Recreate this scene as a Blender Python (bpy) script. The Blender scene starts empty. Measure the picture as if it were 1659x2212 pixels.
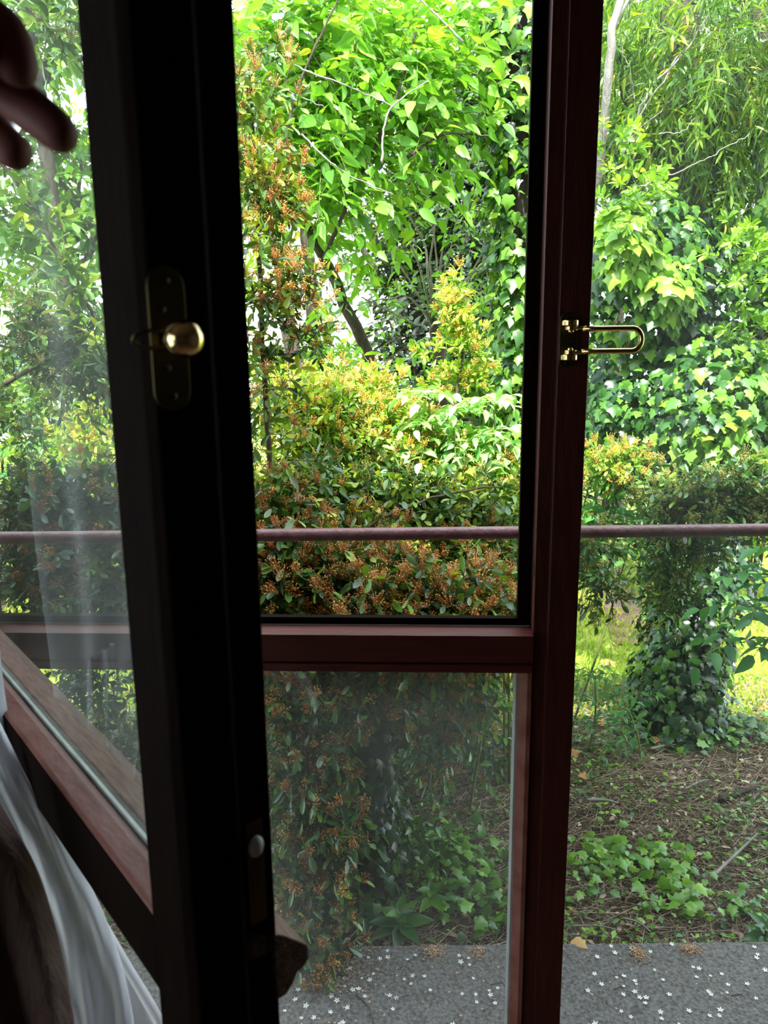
import bpy, bmesh, math, random
import numpy as np
from mathutils import Vector, Matrix
PI = math.pi
random.seed(5)
rng = np.random.default_rng(11)
SC = bpy.context.scene
COL = SC.collection

# ------------------------------------------------------------------ camera, sky, sun, exposure
EYE = 1.55
PITCH = math.radians(11.9); ROLL = math.radians(.63); FPX = 1661.0
cp, sp = math.cos(PITCH), math.sin(PITCH)
Fv = Vector((0, cp, -sp)); U0 = Vector((0, sp, cp)); X0 = Vector((1, 0, 0))
Rv = X0*math.cos(ROLL) - U0*math.sin(ROLL)
Uv = U0*math.cos(ROLL) + X0*math.sin(ROLL)
cam = bpy.data.cameras.new('camera'); cam_ob = bpy.data.objects.new('camera', cam); COL.objects.link(cam_ob)
M = Matrix((Rv, Uv, -Fv)).transposed().to_4x4(); M.translation = (0, 0, EYE)
cam_ob.matrix_world = M
cam.sensor_fit = 'VERTICAL'; cam.sensor_height = 36; cam.lens = 36*FPX/2212
cam.clip_start = .02; cam.clip_end = 200
cam.dof.use_dof = True; cam.dof.focus_distance = 2.3; cam.dof.aperture_fstop = 9
SC.camera = cam_ob

w = bpy.data.worlds.new('sky'); SC.world = w; w.use_nodes = True
nt = w.node_tree; nt.nodes.clear()
out = nt.nodes.new('ShaderNodeOutputWorld'); bg = nt.nodes.new('ShaderNodeBackground')
sky = nt.nodes.new('ShaderNodeTexSky'); sky.sky_type = 'NISHITA'; sky.sun_disc = False
SUN_EL = math.radians(58); SUN_AZ = math.radians(12)      # the sun stands high behind the house, a little to the left
sky.sun_elevation = SUN_EL; sky.sun_rotation = PI - SUN_AZ; sky.dust_density = 2.5
tc = nt.nodes.new('ShaderNodeTexCoord'); no = nt.nodes.new('ShaderNodeTexNoise'); no.inputs['Scale'].default_value = 2.2; no.inputs['Detail'].default_value = 7
cr = nt.nodes.new('ShaderNodeValToRGB'); cr.color_ramp.elements[0].position = .32; cr.color_ramp.elements[1].position = .6
mx = nt.nodes.new('ShaderNodeMix'); mx.data_type = 'RGBA'
sc_ = nt.nodes.new('ShaderNodeVectorMath'); sc_.operation = 'SCALE'; sc_.inputs['Scale'].default_value = .19
nt.links.new(tc.outputs['Generated'], no.inputs['Vector']); nt.links.new(no.outputs['Fac'], cr.inputs['Fac'])
nt.links.new(cr.outputs['Color'], mx.inputs['Factor']); nt.links.new(sky.outputs['Color'], sc_.inputs[0])
nt.links.new(sc_.outputs[0], mx.inputs['A']); mx.inputs['B'].default_value = (1.15, 1.2, 1.32, 1)
nt.links.new(mx.outputs['Result'], bg.inputs['Color']); bg.inputs['Strength'].default_value = 3.4
nt.links.new(bg.outputs[0], out.inputs[0])

sl = bpy.data.lights.new('sun', 'SUN'); sl.energy = 9.5; sl.angle = math.radians(1.0); sl.color = (1, .96, .88)
sun = bpy.data.objects.new('sun', sl); COL.objects.link(sun)
sd = Vector((-math.sin(SUN_AZ)*math.cos(SUN_EL), -math.cos(SUN_AZ)*math.cos(SUN_EL), math.sin(SUN_EL)))
sun.rotation_euler = sd.to_track_quat('Z', 'Y').to_euler(); sun.location = (-1, -4, 8)

SC.view_settings.view_transform = 'Standard'; SC.view_settings.look = 'None'
SC.view_settings.exposure = 0.82; SC.view_settings.gamma = 1; SC.view_settings.use_curve_mapping = False
cy = SC.cycles
cy.max_bounces = 8; cy.diffuse_bounces = 4; cy.glossy_bounces = 3; cy.transmission_bounces = 4; cy.transparent_max_bounces = 12
cy.use_denoising = True; cy.caustics_reflective = False; cy.caustics_refractive = False

def ray(u, v):
    return Fv + Rv*((u-829.5)/FPX) + Uv*(-(v-1106)/FPX)
def at(u, v, Y):
    "the point at distance Y in front of the camera's place seen in the direction of a pixel of the photograph"
    d = ray(u, v); return Vector((0, 0, EYE)) + d*(Y/d.y)
def px(n, Y): return n/FPX*Y

# ------------------------------------------------------------------ materials
def mat(name, base, rough=.5, spec=.5, metal=0, bump=0, bscale=60, var=None, vscale=8, stretch=(1, 1, 1), coat=0):
    m = bpy.data.materials.new(name); m.use_nodes = True; t = m.node_tree; b = t.nodes['Principled BSDF']
    b.inputs['Base Color'].default_value = (*base, 1); b.inputs['Roughness'].default_value = rough
    b.inputs['Specular IOR Level'].default_value = spec; b.inputs['Metallic'].default_value = metal
    b.inputs['Coat Weight'].default_value = coat
    tc = t.nodes.new('ShaderNodeTexCoord'); mp = t.nodes.new('ShaderNodeMapping'); mp.inputs['Scale'].default_value = stretch
    t.links.new(tc.outputs['Object'], mp.inputs['Vector'])
    if var:
        n = t.nodes.new('ShaderNodeTexNoise'); n.inputs['Scale'].default_value = vscale; n.inputs['Detail'].default_value = 8
        r = t.nodes.new('ShaderNodeValToRGB'); r.color_ramp.elements[0].position = .3; r.color_ramp.elements[1].position = .7
        r.color_ramp.elements[0].color = (*base, 1); r.color_ramp.elements[1].color = (*var, 1)
        t.links.new(mp.outputs[0], n.inputs['Vector']); t.links.new(n.outputs['Fac'], r.inputs['Fac']); t.links.new(r.outputs['Color'], b.inputs['Base Color'])
    if bump:
        n = t.nodes.new('ShaderNodeTexNoise'); n.inputs['Scale'].default_value = bscale; n.inputs['Detail'].default_value = 6
        bp = t.nodes.new('ShaderNodeBump'); bp.inputs['Strength'].default_value = bump; bp.inputs['Distance'].default_value = .01
        t.links.new(mp.outputs[0], n.inputs['Vector']); t.links.new(n.outputs['Fac'], bp.inputs['Height']); t.links.new(bp.outputs[0], b.inputs['Normal'])
    return m

def leaf_mat(name, stops, trans=.4, rough=.38, tcol=(1.0, 1.0, .35), spec=.5):
    "leaf blade: colour by leaf (attribute tint), light passes through"
    m = bpy.data.materials.new(name); m.use_nodes = True; t = m.node_tree; b = t.nodes['Principled BSDF']
    a = t.nodes.new('ShaderNodeAttribute'); a.attribute_name = 'tint'
    r = t.nodes.new('ShaderNodeValToRGB'); e = r.color_ramp.elements
    while len(e) < len(stops): e.new(.5)
    for i, (p, c) in enumerate(stops): e[i].position = p; e[i].color = (*c, 1)
    t.links.new(a.outputs['Fac'], r.inputs['Fac']); t.links.new(r.outputs['Color'], b.inputs['Base Color'])
    b.inputs['Roughness'].default_value = rough; b.inputs['Specular IOR Level'].default_value = spec
    tr = t.nodes.new('ShaderNodeBsdfTranslucent'); ml = t.nodes.new('ShaderNodeMix'); ml.data_type = 'RGBA'; ml.blend_type = 'MULTIPLY'; ml.inputs['Factor'].default_value = 1
    t.links.new(r.outputs['Color'], ml.inputs['A']); ml.inputs['B'].default_value = (*tcol, 1); t.links.new(ml.outputs['Result'], tr.inputs['Color'])
    ms = t.nodes.new('ShaderNodeMixShader'); ms.inputs[0].default_value = trans
    t.links.new(b.outputs[0], ms.inputs[1]); t.links.new(tr.outputs[0], ms.inputs[2]); t.links.new(ms.outputs[0], t.nodes['Material Output'].inputs[0])
    return m

def glass_mat(name, dirt=.06, ior=1.7, tint=(.93, .97, .95), scale=3, streak=(1, 1, .35)):
    m = bpy.data.materials.new(name); m.use_nodes = True; t = m.node_tree; t.nodes.remove(t.nodes['Principled BSDF'])
    tr = t.nodes.new('ShaderNodeBsdfTransparent'); tr.inputs['Color'].default_value = (*tint, 1)
    gl = t.nodes.new('ShaderNodeBsdfGlossy'); gl.inputs['Roughness'].default_value = 0.0
    fr = t.nodes.new('ShaderNodeFresnel'); fr.inputs['IOR'].default_value = ior
    ge = t.nodes.new('ShaderNodeNewGeometry'); iv = t.nodes.new('ShaderNodeMath'); iv.operation = 'SUBTRACT'; iv.inputs[0].default_value = 1
    mu = t.nodes.new('ShaderNodeMath'); mu.operation = 'MULTIPLY'; t.links.new(ge.outputs['Backfacing'], iv.inputs[1]); t.links.new(iv.outputs[0], mu.inputs[0]); t.links.new(fr.outputs[0], mu.inputs[1])
    ms = t.nodes.new('ShaderNodeMixShader'); t.links.new(mu.outputs[0], ms.inputs[0]); t.links.new(tr.outputs[0], ms.inputs[1]); t.links.new(gl.outputs[0], ms.inputs[2])
    df = t.nodes.new('ShaderNodeBsdfTranslucent'); df.inputs['Color'].default_value = (.8, .83, .8, 1)
    dd = t.nodes.new('ShaderNodeBsdfDiffuse'); dd.inputs['Color'].default_value = (.8, .83, .8, 1)
    m3 = t.nodes.new('ShaderNodeMixShader'); t.links.new(df.outputs[0], m3.inputs[1]); t.links.new(dd.outputs[0], m3.inputs[2])
    tc = t.nodes.new('ShaderNodeTexCoord'); mp = t.nodes.new('ShaderNodeMapping'); mp.inputs['Scale'].default_value = streak
    n = t.nodes.new('ShaderNodeTexNoise'); n.inputs['Scale'].default_value = scale; n.inputs['Detail'].default_value = 5
    r = t.nodes.new('ShaderNodeMapRange'); r.inputs['From Min'].default_value = .35; r.inputs['From Max'].default_value = .7
    r.inputs['To Min'].default_value = dirt*.25; r.inputs['To Max'].default_value = dirt
    t.links.new(tc.outputs['Object'], mp.inputs[0]); t.links.new(mp.outputs[0], n.inputs['Vector']); t.links.new(n.outputs['Fac'], r.inputs['Value'])
    m2 = t.nodes.new('ShaderNodeMixShader'); t.links.new(r.outputs[0], m2.inputs[0]); t.links.new(ms.outputs[0], m2.inputs[1]); t.links.new(m3.outputs[0], m2.inputs[2])
    t.links.new(m2.outputs[0], t.nodes['Material Output'].inputs[0])
    return m

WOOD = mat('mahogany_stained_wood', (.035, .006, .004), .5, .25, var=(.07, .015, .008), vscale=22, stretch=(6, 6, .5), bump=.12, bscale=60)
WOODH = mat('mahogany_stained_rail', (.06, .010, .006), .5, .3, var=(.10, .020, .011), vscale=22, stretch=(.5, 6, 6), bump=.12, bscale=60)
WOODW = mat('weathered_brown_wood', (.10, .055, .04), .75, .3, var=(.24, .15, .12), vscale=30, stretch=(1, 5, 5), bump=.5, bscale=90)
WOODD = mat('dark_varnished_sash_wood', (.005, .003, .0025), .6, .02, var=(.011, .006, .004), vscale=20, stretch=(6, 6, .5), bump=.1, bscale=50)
WOODR = mat('red_brown_worn_bead', (.17, .042, .028), .5, .5, var=(.25, .10, .08), vscale=14, stretch=(1, 2, 2), bump=.12, bscale=60)
GASKET = mat('grey_glazing_seal', (.32, .33, .32), .5, .4, var=(.45, .46, .44), vscale=20)
PUTTY = mat('pale_glass_edge_seal', (.45, .52, .48), .3, .6, var=(.3, .34, .32), vscale=40)
BRASS = mat('polished_brass', (.85, .62, .28), .16, .5, metal=1)
BRASSD = mat('tarnished_brass', (.07, .055, .022), .45, .5, metal=1)
SCREW = mat('dark_screw', (.05, .045, .035), .4, .5, metal=1)
WHITEC = leaf_mat('white_cotton_cloth', [(0, (.93, .93, .97)), (1, (.93, .93, .97))], .45, .85, (1, 1, 1), .1)
BROWNC = mat('dark_brown_heavy_fabric', (.08, .045, .04), .95, .1, var=(.17, .11, .095), vscale=40, stretch=(1, 1, .12), bump=.4, bscale=200)
RAILM = mat('rust_red_painted_pipe', (.13, .055, .05), .4, .5, var=(.23, .11, .11), vscale=30, bump=.25, bscale=120)
CONC = mat('grey_concrete', (.075, .07, .064), .9, .2, var=(.24, .225, .205), vscale=110, bump=.9, bscale=220)
PLASTER = mat('plaster_wall', (.085, .065, .05), .9, .2, var=(.11, .085, .07), vscale=4)
FLOORM = mat('dark_floor_boards', (.10, .05, .03), .5, .4, var=(.16, .085, .05), vscale=6, stretch=(.4, 5, 1))
HOUSEM = mat('house_render', (.55, .52, .46), .9, .2)
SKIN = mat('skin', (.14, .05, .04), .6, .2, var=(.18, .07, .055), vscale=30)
BARKD = mat('dark_bark', (.035, .028, .022), .9, .2, var=(.09, .075, .06), vscale=14, stretch=(3, 3, .7), bump=1, bscale=40)
BARKG = mat('grey_bark', (.16, .14, .12), .85, .2, var=(.3, .28, .25), vscale=14, stretch=(3, 3, .7), bump=.6, bscale=50)
TWIGD = mat('dark_twig', (.05, .035, .025), .8, .3, var=(.12, .09, .06), vscale=20)
TWIGG = mat('green_twig', (.12, .16, .04), .7, .3, var=(.2, .2, .08), vscale=20)
TWIGP = mat('pale_grey_twig', (.28, .26, .22), .8, .3, var=(.18, .16, .14), vscale=20)
STRAWM = leaf_mat('dry_litter', [(0, (.12, .075, .05)), (.5, (.34, .24, .16)), (1, (.62, .52, .38))], .1, .8, (1, .9, .6), .2)
WHITEB = mat('white_render_building', (.9, .88, .88), .9, .2)
WINB = mat('dull_window_glass', (.25, .27, .3), .2, .5)
PETAL = leaf_mat('white_petal', [(0, (.95, .95, .88)), (1, (.95, .95, .88))], .2, .7, (1, 1, 1), .2)
BUDT = mat('tan_dried_bud', (.5, .3, .16), .7, .3, var=(.65, .45, .28), vscale=30)

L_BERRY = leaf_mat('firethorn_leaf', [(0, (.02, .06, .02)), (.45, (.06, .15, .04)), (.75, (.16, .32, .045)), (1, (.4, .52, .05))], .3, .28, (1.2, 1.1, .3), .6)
L_BERRYL = leaf_mat('firethorn_leaf_sunlit_tone', [(0, (.06, .15, .03)), (.4, (.2, .4, .05)), (.75, (.36, .6, .07)), (1, (.52, .68, .1))], .4, .35, (1.2, 1.1, .3), .5)  # lighter, yellower copy of the firethorn leaf, sunlight put into its colour
L_CHERRY = leaf_mat('cherry_leaf', [(0, (.05, .16, .03)), (.5, (.14, .36, .045)), (.85, (.22, .48, .06)), (1, (.34, .56, .08))], .45, .33, (1.2, 1.15, .35), .5)
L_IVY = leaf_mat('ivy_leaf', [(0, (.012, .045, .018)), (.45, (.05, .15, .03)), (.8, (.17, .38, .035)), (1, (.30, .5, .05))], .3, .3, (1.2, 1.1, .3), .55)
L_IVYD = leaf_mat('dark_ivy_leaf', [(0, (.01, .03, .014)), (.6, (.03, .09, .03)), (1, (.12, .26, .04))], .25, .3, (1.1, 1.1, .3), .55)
L_WILL = leaf_mat('narrow_drooping_leaf', [(0, (.03, .09, .02)), (.5, (.11, .22, .04)), (.9, (.3, .46, .05)), (1, (.5, .42, .05))], .45, .4, (1.1, 1.1, .3), .45)
L_ELDER = leaf_mat('elder_leaf', [(0, (.05, .17, .06)), (.6, (.15, .40, .10)), (1, (.42, .66, .25))], .4, .4, (1.1, 1.2, .5), .5)
L_BACK = leaf_mat('far_tree_leaf', [(0, (.03, .10, .015)), (.5, (.12, .28, .03)), (.9, (.28, .46, .05)), (1, (.42, .52, .07))], .5, .5, (1.2, 1.15, .3), .3)
L_CONIF = leaf_mat('conifer_needle', [(0, (.008, .02, .012)), (1, (.045, .09, .04))], .1, .6, (1, 1, .4), .3)
L_GRASS = leaf_mat('lawn_grass', [(0, (.18, .30, .03)), (.6, (.36, .46, .06)), (1, (.62, .58, .16))], .35, .6, (1.1, 1.1, .3), .3)
L_DEAD = leaf_mat('dead_leaf', [(0, (.3, .12, .05)), (.6, (.6, .3, .12)), (1, (.75, .55, .2))], .25, .7, (1, .8, .4), .3)
BERRY = leaf_mat('rusty_bud', [(0, (.26, .09, .025)), (.5, (.6, .25, .05)), (1, (.85, .5, .13))], .05, .5, (1, .8, .3), .4)
BERRYG = leaf_mat('golden_bud', [(0, (.42, .2, .03)), (.5, (.72, .4, .06)), (1, (.9, .7, .2))], .1, .5, (1, .9, .3), .3)
BERRYK = leaf_mat('greenish_bud', [(0, (.14, .13, .03)), (.5, (.28, .27, .06)), (1, (.5, .42, .1))], .1, .5, (1, .9, .3), .3)

def noise_ground(name, cols, scale):
    m = mat(name, cols[0], .95, .15, bump=1, bscale=30)
    t = m.node_tree; b = t.nodes['Principled BSDF']; tc = t.nodes['Texture Coordinate']
    n = t.nodes.new('ShaderNodeTexNoise'); n.inputs['Scale'].default_value = scale; n.inputs['Detail'].default_value = 12; n.inputs['Roughness'].default_value = .75
    r = t.nodes.new('ShaderNodeValToRGB'); e = r.color_ramp.elements
    while len(e) < len(cols): e.new(.5)
    for i, c in enumerate(cols): e[i].position = .3+.4*i/(len(cols)-1); e[i].color = (*c, 1)
    t.links.new(tc.outputs['Object'], n.inputs['Vector']); t.links.new(n.outputs['Fac'], r.inputs['Fac']); t.links.new(r.outputs['Color'], b.inputs['Base Color'])
    return m
SOIL = noise_ground('garden_soil_litter', [(.03, .022, .016), (.09, .065, .045), (.16, .12, .09)], 9)
LAWNM = noise_ground('lawn_soil', [(.16, .2, .03), (.3, .38, .06), (.5, .45, .14)], 5)
PATHM = noise_ground('bark_mulch', [(.10, .06, .05), (.22, .14, .11), (.32, .22, .18)], 12)

# ------------------------------------------------------------------ helpers
def tag(o, label=None, cat=None, group=None, kind=None):
    if label: o['label'] = label
    if cat: o['category'] = cat
    if group: o['group'] = group
    if kind: o['kind'] = kind
    return o
def thing(name, label=None, cat=None, loc=(0, 0, 0), rz=0, group=None, kind=None):
    o = bpy.data.objects.new(name, None); o.empty_display_size = .05; COL.objects.link(o)
    o.location = loc; o.rotation_euler = (0, 0, rz)
    return tag(o, label, cat, group, kind)

class MB:
    def __init__(s): s.v = []; s.f = []; s.t = []
    def add(s, vs, fs, tint=.5):
        k = len(s.v); s.v += [tuple(v) for v in vs]; s.f += [tuple(i+k for i in f) for f in fs]; s.t += [tint]*len(vs); return s
    def box(s, a, b):
        x0, y0, z0 = a; x1, y1, z1 = b
        return s.add([(x0, y0, z0), (x1, y0, z0), (x1, y1, z0), (x0, y1, z0), (x0, y0, z1), (x1, y0, z1), (x1, y1, z1), (x0, y1, z1)],
                     [(0, 3, 2, 1), (4, 5, 6, 7), (0, 1, 5, 4), (1, 2, 6, 5), (2, 3, 7, 6), (3, 0, 4, 7)])
    def prism(s, poly, axis, a, b):
        "poly of (p,q), extruded along axis 'z' (p=x,q=y) or 'x' (p=y,q=z) from a to b"
        n = len(poly)
        g = (lambda p, q, r: (p, q, r)) if axis == 'z' else (lambda p, q, r: (r, p, q))
        vs = [g(p, q, a) for p, q in poly]+[g(p, q, b) for p, q in poly]
        fs = [tuple(range(n))[::-1], tuple(range(n, 2*n))]+[(i, (i+1) % n, n+(i+1) % n, n+i) for i in range(n)]
        return s.add(vs, fs)
    def tube(s, pts, rad, n=8, tint=.5):
        pts = [Vector(p) for p in pts]; m = len(pts)
        if not hasattr(rad, '__len__'): rad = [rad]*m
        vs = []; fs = []; up = None
        for i, p in enumerate(pts):
            t = (pts[min(i+1, m-1)]-pts[max(i-1, 0)]).normalized()
            if up is None: up = t.orthogonal().normalized()
            up = (up - t*up.dot(t)).normalized(); r = t.cross(up)
            for k in range(n):
                a = 2*PI*k/n; vs.append(p+(up*math.cos(a)+r*math.sin(a))*rad[i])
        for i in range(m-1):
            for k in range(n): fs.append((i*n+k, i*n+(k+1) % n, (i+1)*n+(k+1) % n, (i+1)*n+k))
        fs.append(tuple(range(n))[::-1]); fs.append(tuple(range((m-1)*n, m*n)))
        return s.add(vs, fs, tint)
    def ball(s, c, r, n=16, m=10, sc=(1, 1, 1)):
        vs = [(c[0], c[1], c[2]+r*sc[2])]; fs = []
        for i in range(1, m):
            a = PI*i/m
            for k in range(n): b = 2*PI*k/n; vs.append((c[0]+r*sc[0]*math.sin(a)*math.cos(b), c[1]+r*sc[1]*math.sin(a)*math.sin(b), c[2]+r*sc[2]*math.cos(a)))
        vs.append((c[0], c[1], c[2]-r*sc[2])); L = len(vs)-1
        for k in range(n):
            fs.append((0, 1+k, 1+(k+1) % n)); fs.append((L, L-n+(k+1) % n, L-n+k))
            for i in range(m-2): q = 1+i*n; fs.append((q+k, q+n+k, q+n+(k+1) % n, q+(k+1) % n))
        return s.add(vs, fs)
    def build(s, name, m, parent=None, smooth=False, bevel=0, rz=0, tintattr=False, kind=None):
        me = bpy.data.meshes.new(name); me.from_pydata(s.v, [], s.f); me.validate()
        bm = bmesh.new(); bm.from_mesh(me); bmesh.ops.recalc_face_normals(bm, faces=bm.faces); bm.to_mesh(me); bm.free()
        if smooth: me.shade_smooth()
        if tintattr:
            a = me.attributes.new('tint', 'FLOAT', 'POINT'); a.data.foreach_set('value', s.t)
        me.materials.append(m); o = bpy.data.objects.new(name, me); COL.objects.link(o)
        if parent: o.parent = parent
        if bevel:
            b = o.modifiers.new('bevel', 'BEVEL'); b.width = bevel; b.segments = 2; b.limit_method = 'ANGLE'
        o.rotation_euler.z = rz
        if kind: o['kind'] = kind
        return o

def np_mesh(name, V, T, m, tint=None, parent=None, smooth=True):
    me = bpy.data.meshes.new(name); V = np.ascontiguousarray(V, np.float32); T = np.ascontiguousarray(T, np.int32)
    me.vertices.add(len(V)); me.vertices.foreach_set('co', V.ravel())
    me.loops.add(T.size); me.loops.foreach_set('vertex_index', T.ravel())
    me.polygons.add(len(T)); me.polygons.foreach_set('loop_start', np.arange(len(T), dtype=np.int32)*3)
    me.update(calc_edges=True); me.validate()
    if tint is not None:
        a = me.attributes.new('tint', 'FLOAT', 'POINT'); a.data.foreach_set('value', np.ascontiguousarray(tint, np.float32))
    if smooth: me.shade_smooth()
    me.materials.append(m); o = bpy.data.objects.new(name, me); COL.objects.link(o)
    if parent: o.parent = parent
    return o

# ---------------- leaf shapes (unit length along x, normal z)
def blade(w, rows, curve=.18, fold=.35):
    V = [(0, 0, 0)]; T = []
    prev = None
    for t, k in rows:
        z = -curve*t*t; i = len(V)
        V += [(t, -w*k, z+fold*w*k), (t, 0, z), (t, w*k, z+fold*w*k)]
        if prev is None: T += [(0, i, i+1), (0, i+1, i+2)]
        else:
            p = prev; T += [(p, i, i+1), (p, i+1, p+1), (p+1, i+1, i+2), (p+1, i+2, p+2)]
        prev = i
    e = len(V); V.append((1, 0, -curve)); T += [(prev, e, prev+1), (prev+1, e, prev+2)]
    return np.array(V), np.array(T)
LEAF_OBL = blade(.19, [(.25, .6), (.6, 1), (.88, .75)], .12)
LEAF_OVA = blade(.235, [(.15, .75), (.4, 1), (.7, .65), (.88, .25)], .22)
LEAF_NAR = blade(.085, [(.2, .8), (.5, 1), (.8, .6)], .3, .2)
LEAF_FAR = blade(.3, [(.45, 1)], .15)
def ivy_leaf():
    o = [(0, 0), (-.06, .22), (.12, .42), (.3, .30), (.48, .44), (.62, .22), (1, 0), (.62, -.22), (.48, -.44), (.3, -.30), (.12, -.42), (-.06, -.22)]
    V = [(.35, 0, .05)]+[(a, b, -.10*a*a-.12*abs(b)) for a, b in o]
    n = len(o); T = [(0, 1+(i+1) % n, 1+i) for i in range(n)]
    return np.array(V), np.array(T)
LEAF_IVY = ivy_leaf()
def oct_():
    V = np.array([(1, 0, 0), (-1, 0, 0), (0, 1, 0), (0, -1, 0), (0, 0, 1), (0, 0, -1)], float)
    T = np.array([(4, 0, 2), (4, 2, 1), (4, 1, 3), (4, 3, 0), (5, 2, 0), (5, 1, 2), (5, 3, 1), (5, 0, 3)])
    return V, T
OCT = oct_()

def nrmz(a): return a/np.maximum(np.linalg.norm(a, axis=-1, keepdims=True), 1e-9)
def inst(tmpl, pos, d, n, size):
    V, T = tmpl; N = len(pos); x = nrmz(d); y = nrmz(np.cross(n, x)); z = np.cross(x, y)
    size = np.broadcast_to(np.asarray(size, float), (N,))[:, None, None]
    P = pos[:, None, :] + size*(V[None, :, 0:1]*x[:, None]+V[None, :, 1:2]*y[:, None]+V[None, :, 2:3]*z[:, None])
    TT = T[None]+(np.arange(N)*len(V))[:, None, None]
    return P.reshape(-1, 3), TT.reshape(-1, 3)
def leaves(name, tmpl, pos, d, n, size, tint, m, parent=None):
    V, T = inst(tmpl, pos, d, n, size)
    return np_mesh(name, V, T, m, np.repeat(tint, len(tmpl[0])), parent)
def join(parts):
    Vs = []; Ts = []; ts = []; k = 0
    for V, T, t in parts: Vs.append(V); Ts.append(T+k); ts.append(t); k += len(V)
    return np.concatenate(Vs), np.concatenate(Ts), np.concatenate(ts)
def sticks(A, B, ra, rb):
    "thin three-sided rods from A to B"
    d = nrmz(B-A); s = nrmz(np.cross(d, np.array([.3, .2, .93])+.01)); t = np.cross(d, s); N = len(A)
    V = []
    for P, r in ((A, ra), (B, rb)):
        for k in range(3):
            a = 2*PI*k/3; V.append(P+(s*math.cos(a)+t*math.sin(a))*np.broadcast_to(r, (N,))[:, None])
    V = np.stack(V, 1).reshape(-1, 3)
    T0 = np.array([(0, 1, 4), (0, 4, 3), (1, 2, 5), (1, 5, 4), (2, 0, 3), (2, 3, 5), (3, 4, 5)])
    T = (T0[None]+(np.arange(N)*6)[:, None, None]).reshape(-1, 3)
    return V, T

class Plant:
    "collects twigs grown from start points; build() makes the foliage, the twigs and the berry parts"
    def __init__(s): s.L = {}; s.tw = []; s.be = []
    def twigs(s, start, direc, length, droop, k, size, tmpl=LEAF_OBL, m=None, tint=(0, 1), r=.0012, rosette=0, up=.6, spread=.9, side_only=False, clusters=0, crad=.025, cn=30, cm=None, bsize=.0021, ctint=(0, 1)):
        N = len(start); d = nrmz(direc)
        length = length*rng.uniform(.6, 1.25, N)
        def P(t): return start+d*(t*length)[:, None]+np.array([0, 0, -1.])*((t*t*length*droop))[:, None]
        prev = start; S = 3
        for i in range(1, S+1):
            q = P(np.full(N, i/S)); V, T = sticks(prev, q, r*(1.3-i/S*.6), r*(1.3-(i+1)/S*.6) if i < S else r*.4); s.tw.append((V, T, np.full(len(V), .5))); prev = q
        rnd = nrmz(rng.normal(size=(N, 3))); side = nrmz(np.cross(d, rnd))
        if side_only: side = nrmz(np.cross(d, np.array([0, 0, 1.])+rnd*.25))
        base_t = rng.uniform(*tint, N)
        for j in range(k):
            t = (j+.6)/k if not rosette else 1-(1-(j+.6)/k)*.45
            tt = np.clip(t+rng.normal(0, .04, N), .05, 1)
            pos = P(tt); sg = 1 if j % 2 else -1
            if not side_only:
                a = 2.4*j; oth = np.cross(d, side); sv = side*math.cos(a)+oth*math.sin(a)
            else: sv = side*sg
            tan = nrmz(d+np.array([0, 0, -2*droop])*tt[:, None])
            ld = nrmz(tan*(.55+.5*(j == k-1))+sv*spread*(1 if j < k-1 else .2)+rng.normal(0, .2, (N, 3))+np.array([0, 0, -.25*droop]))
            nn = nrmz(np.array([0, 0, up])+rng.normal(0, .45, (N, 3))+sv*.25)
            sz = size*rng.uniform(.65, 1.2, N)
            tn = np.clip(base_t+rng.normal(0, .13, N), 0, 1)
            V, T = inst(tmpl, pos, ld, nn, sz)
            s.L.setdefault(m.name, [m, []])[1].append((V, T, np.repeat(tn, len(tmpl[0]))))
        if clusters:
            pick = rng.random(N) < clusters
            c = P(np.full(N, .85))[pick]; cd = nrmz(d[pick]*.5+np.array([0, -.35, .75])+rng.normal(0, .35, (pick.sum(), 3)))
            s.clusters(c, cd, crad, cn, cm, bsize, ctint)
    def clusters(s, c, cd, crad, cn, cm, bsize, ctint):
        M_ = len(c)
        if not M_: return
        off = nrmz(rng.normal(size=(M_, cn, 3))); rr = crad*rng.uniform(.5, 1.25, (M_, 1, 1))*rng.uniform(.55, 1.05, (M_, cn, 1))
        b = c[:, None]+cd[:, None]*crad*.8+off*rr; b = b.reshape(-1, 3)
        root = np.repeat(c-cd*crad*.5, cn, 0)+.35*(b-np.repeat(c, cn, 0))
        tn = np.clip(np.repeat(rng.uniform(*ctint, M_), cn)+rng.normal(0, .18, len(b)), 0, 1)
        V, T = sticks(root, b, .0005, .0004); V2, T2 = inst(OCT, b, rng.normal(size=b.shape), rng.normal(size=b.shape), bsize*rng.uniform(.7, 1.3, len(b)))
        s.be.append((cm, V, T, np.repeat(tn*.6, 6))); s.be.append((cm, V2, T2, np.repeat(tn, 6)))
    def build(s, root, twm=TWIGD, leafname='foliage', bname='bud_clusters'):
        for nm, (m, parts) in s.L.items():
            V, T, t = join(parts); np_mesh(leafname, V, T, m, t, root)
        if s.tw: V, T, t = join(s.tw); np_mesh('twigwork', V, T, twm, t, root)
        by = {}
        for cm, V, T, t in s.be: by.setdefault(cm.name, [cm, []])[1].append((V, T, t))
        for nm, (m, parts) in by.items():
            V, T, t = join(parts); o = np_mesh(bname, V, T, m, t, root, smooth=False); o['kind'] = 'stuff'
        return root

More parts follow.
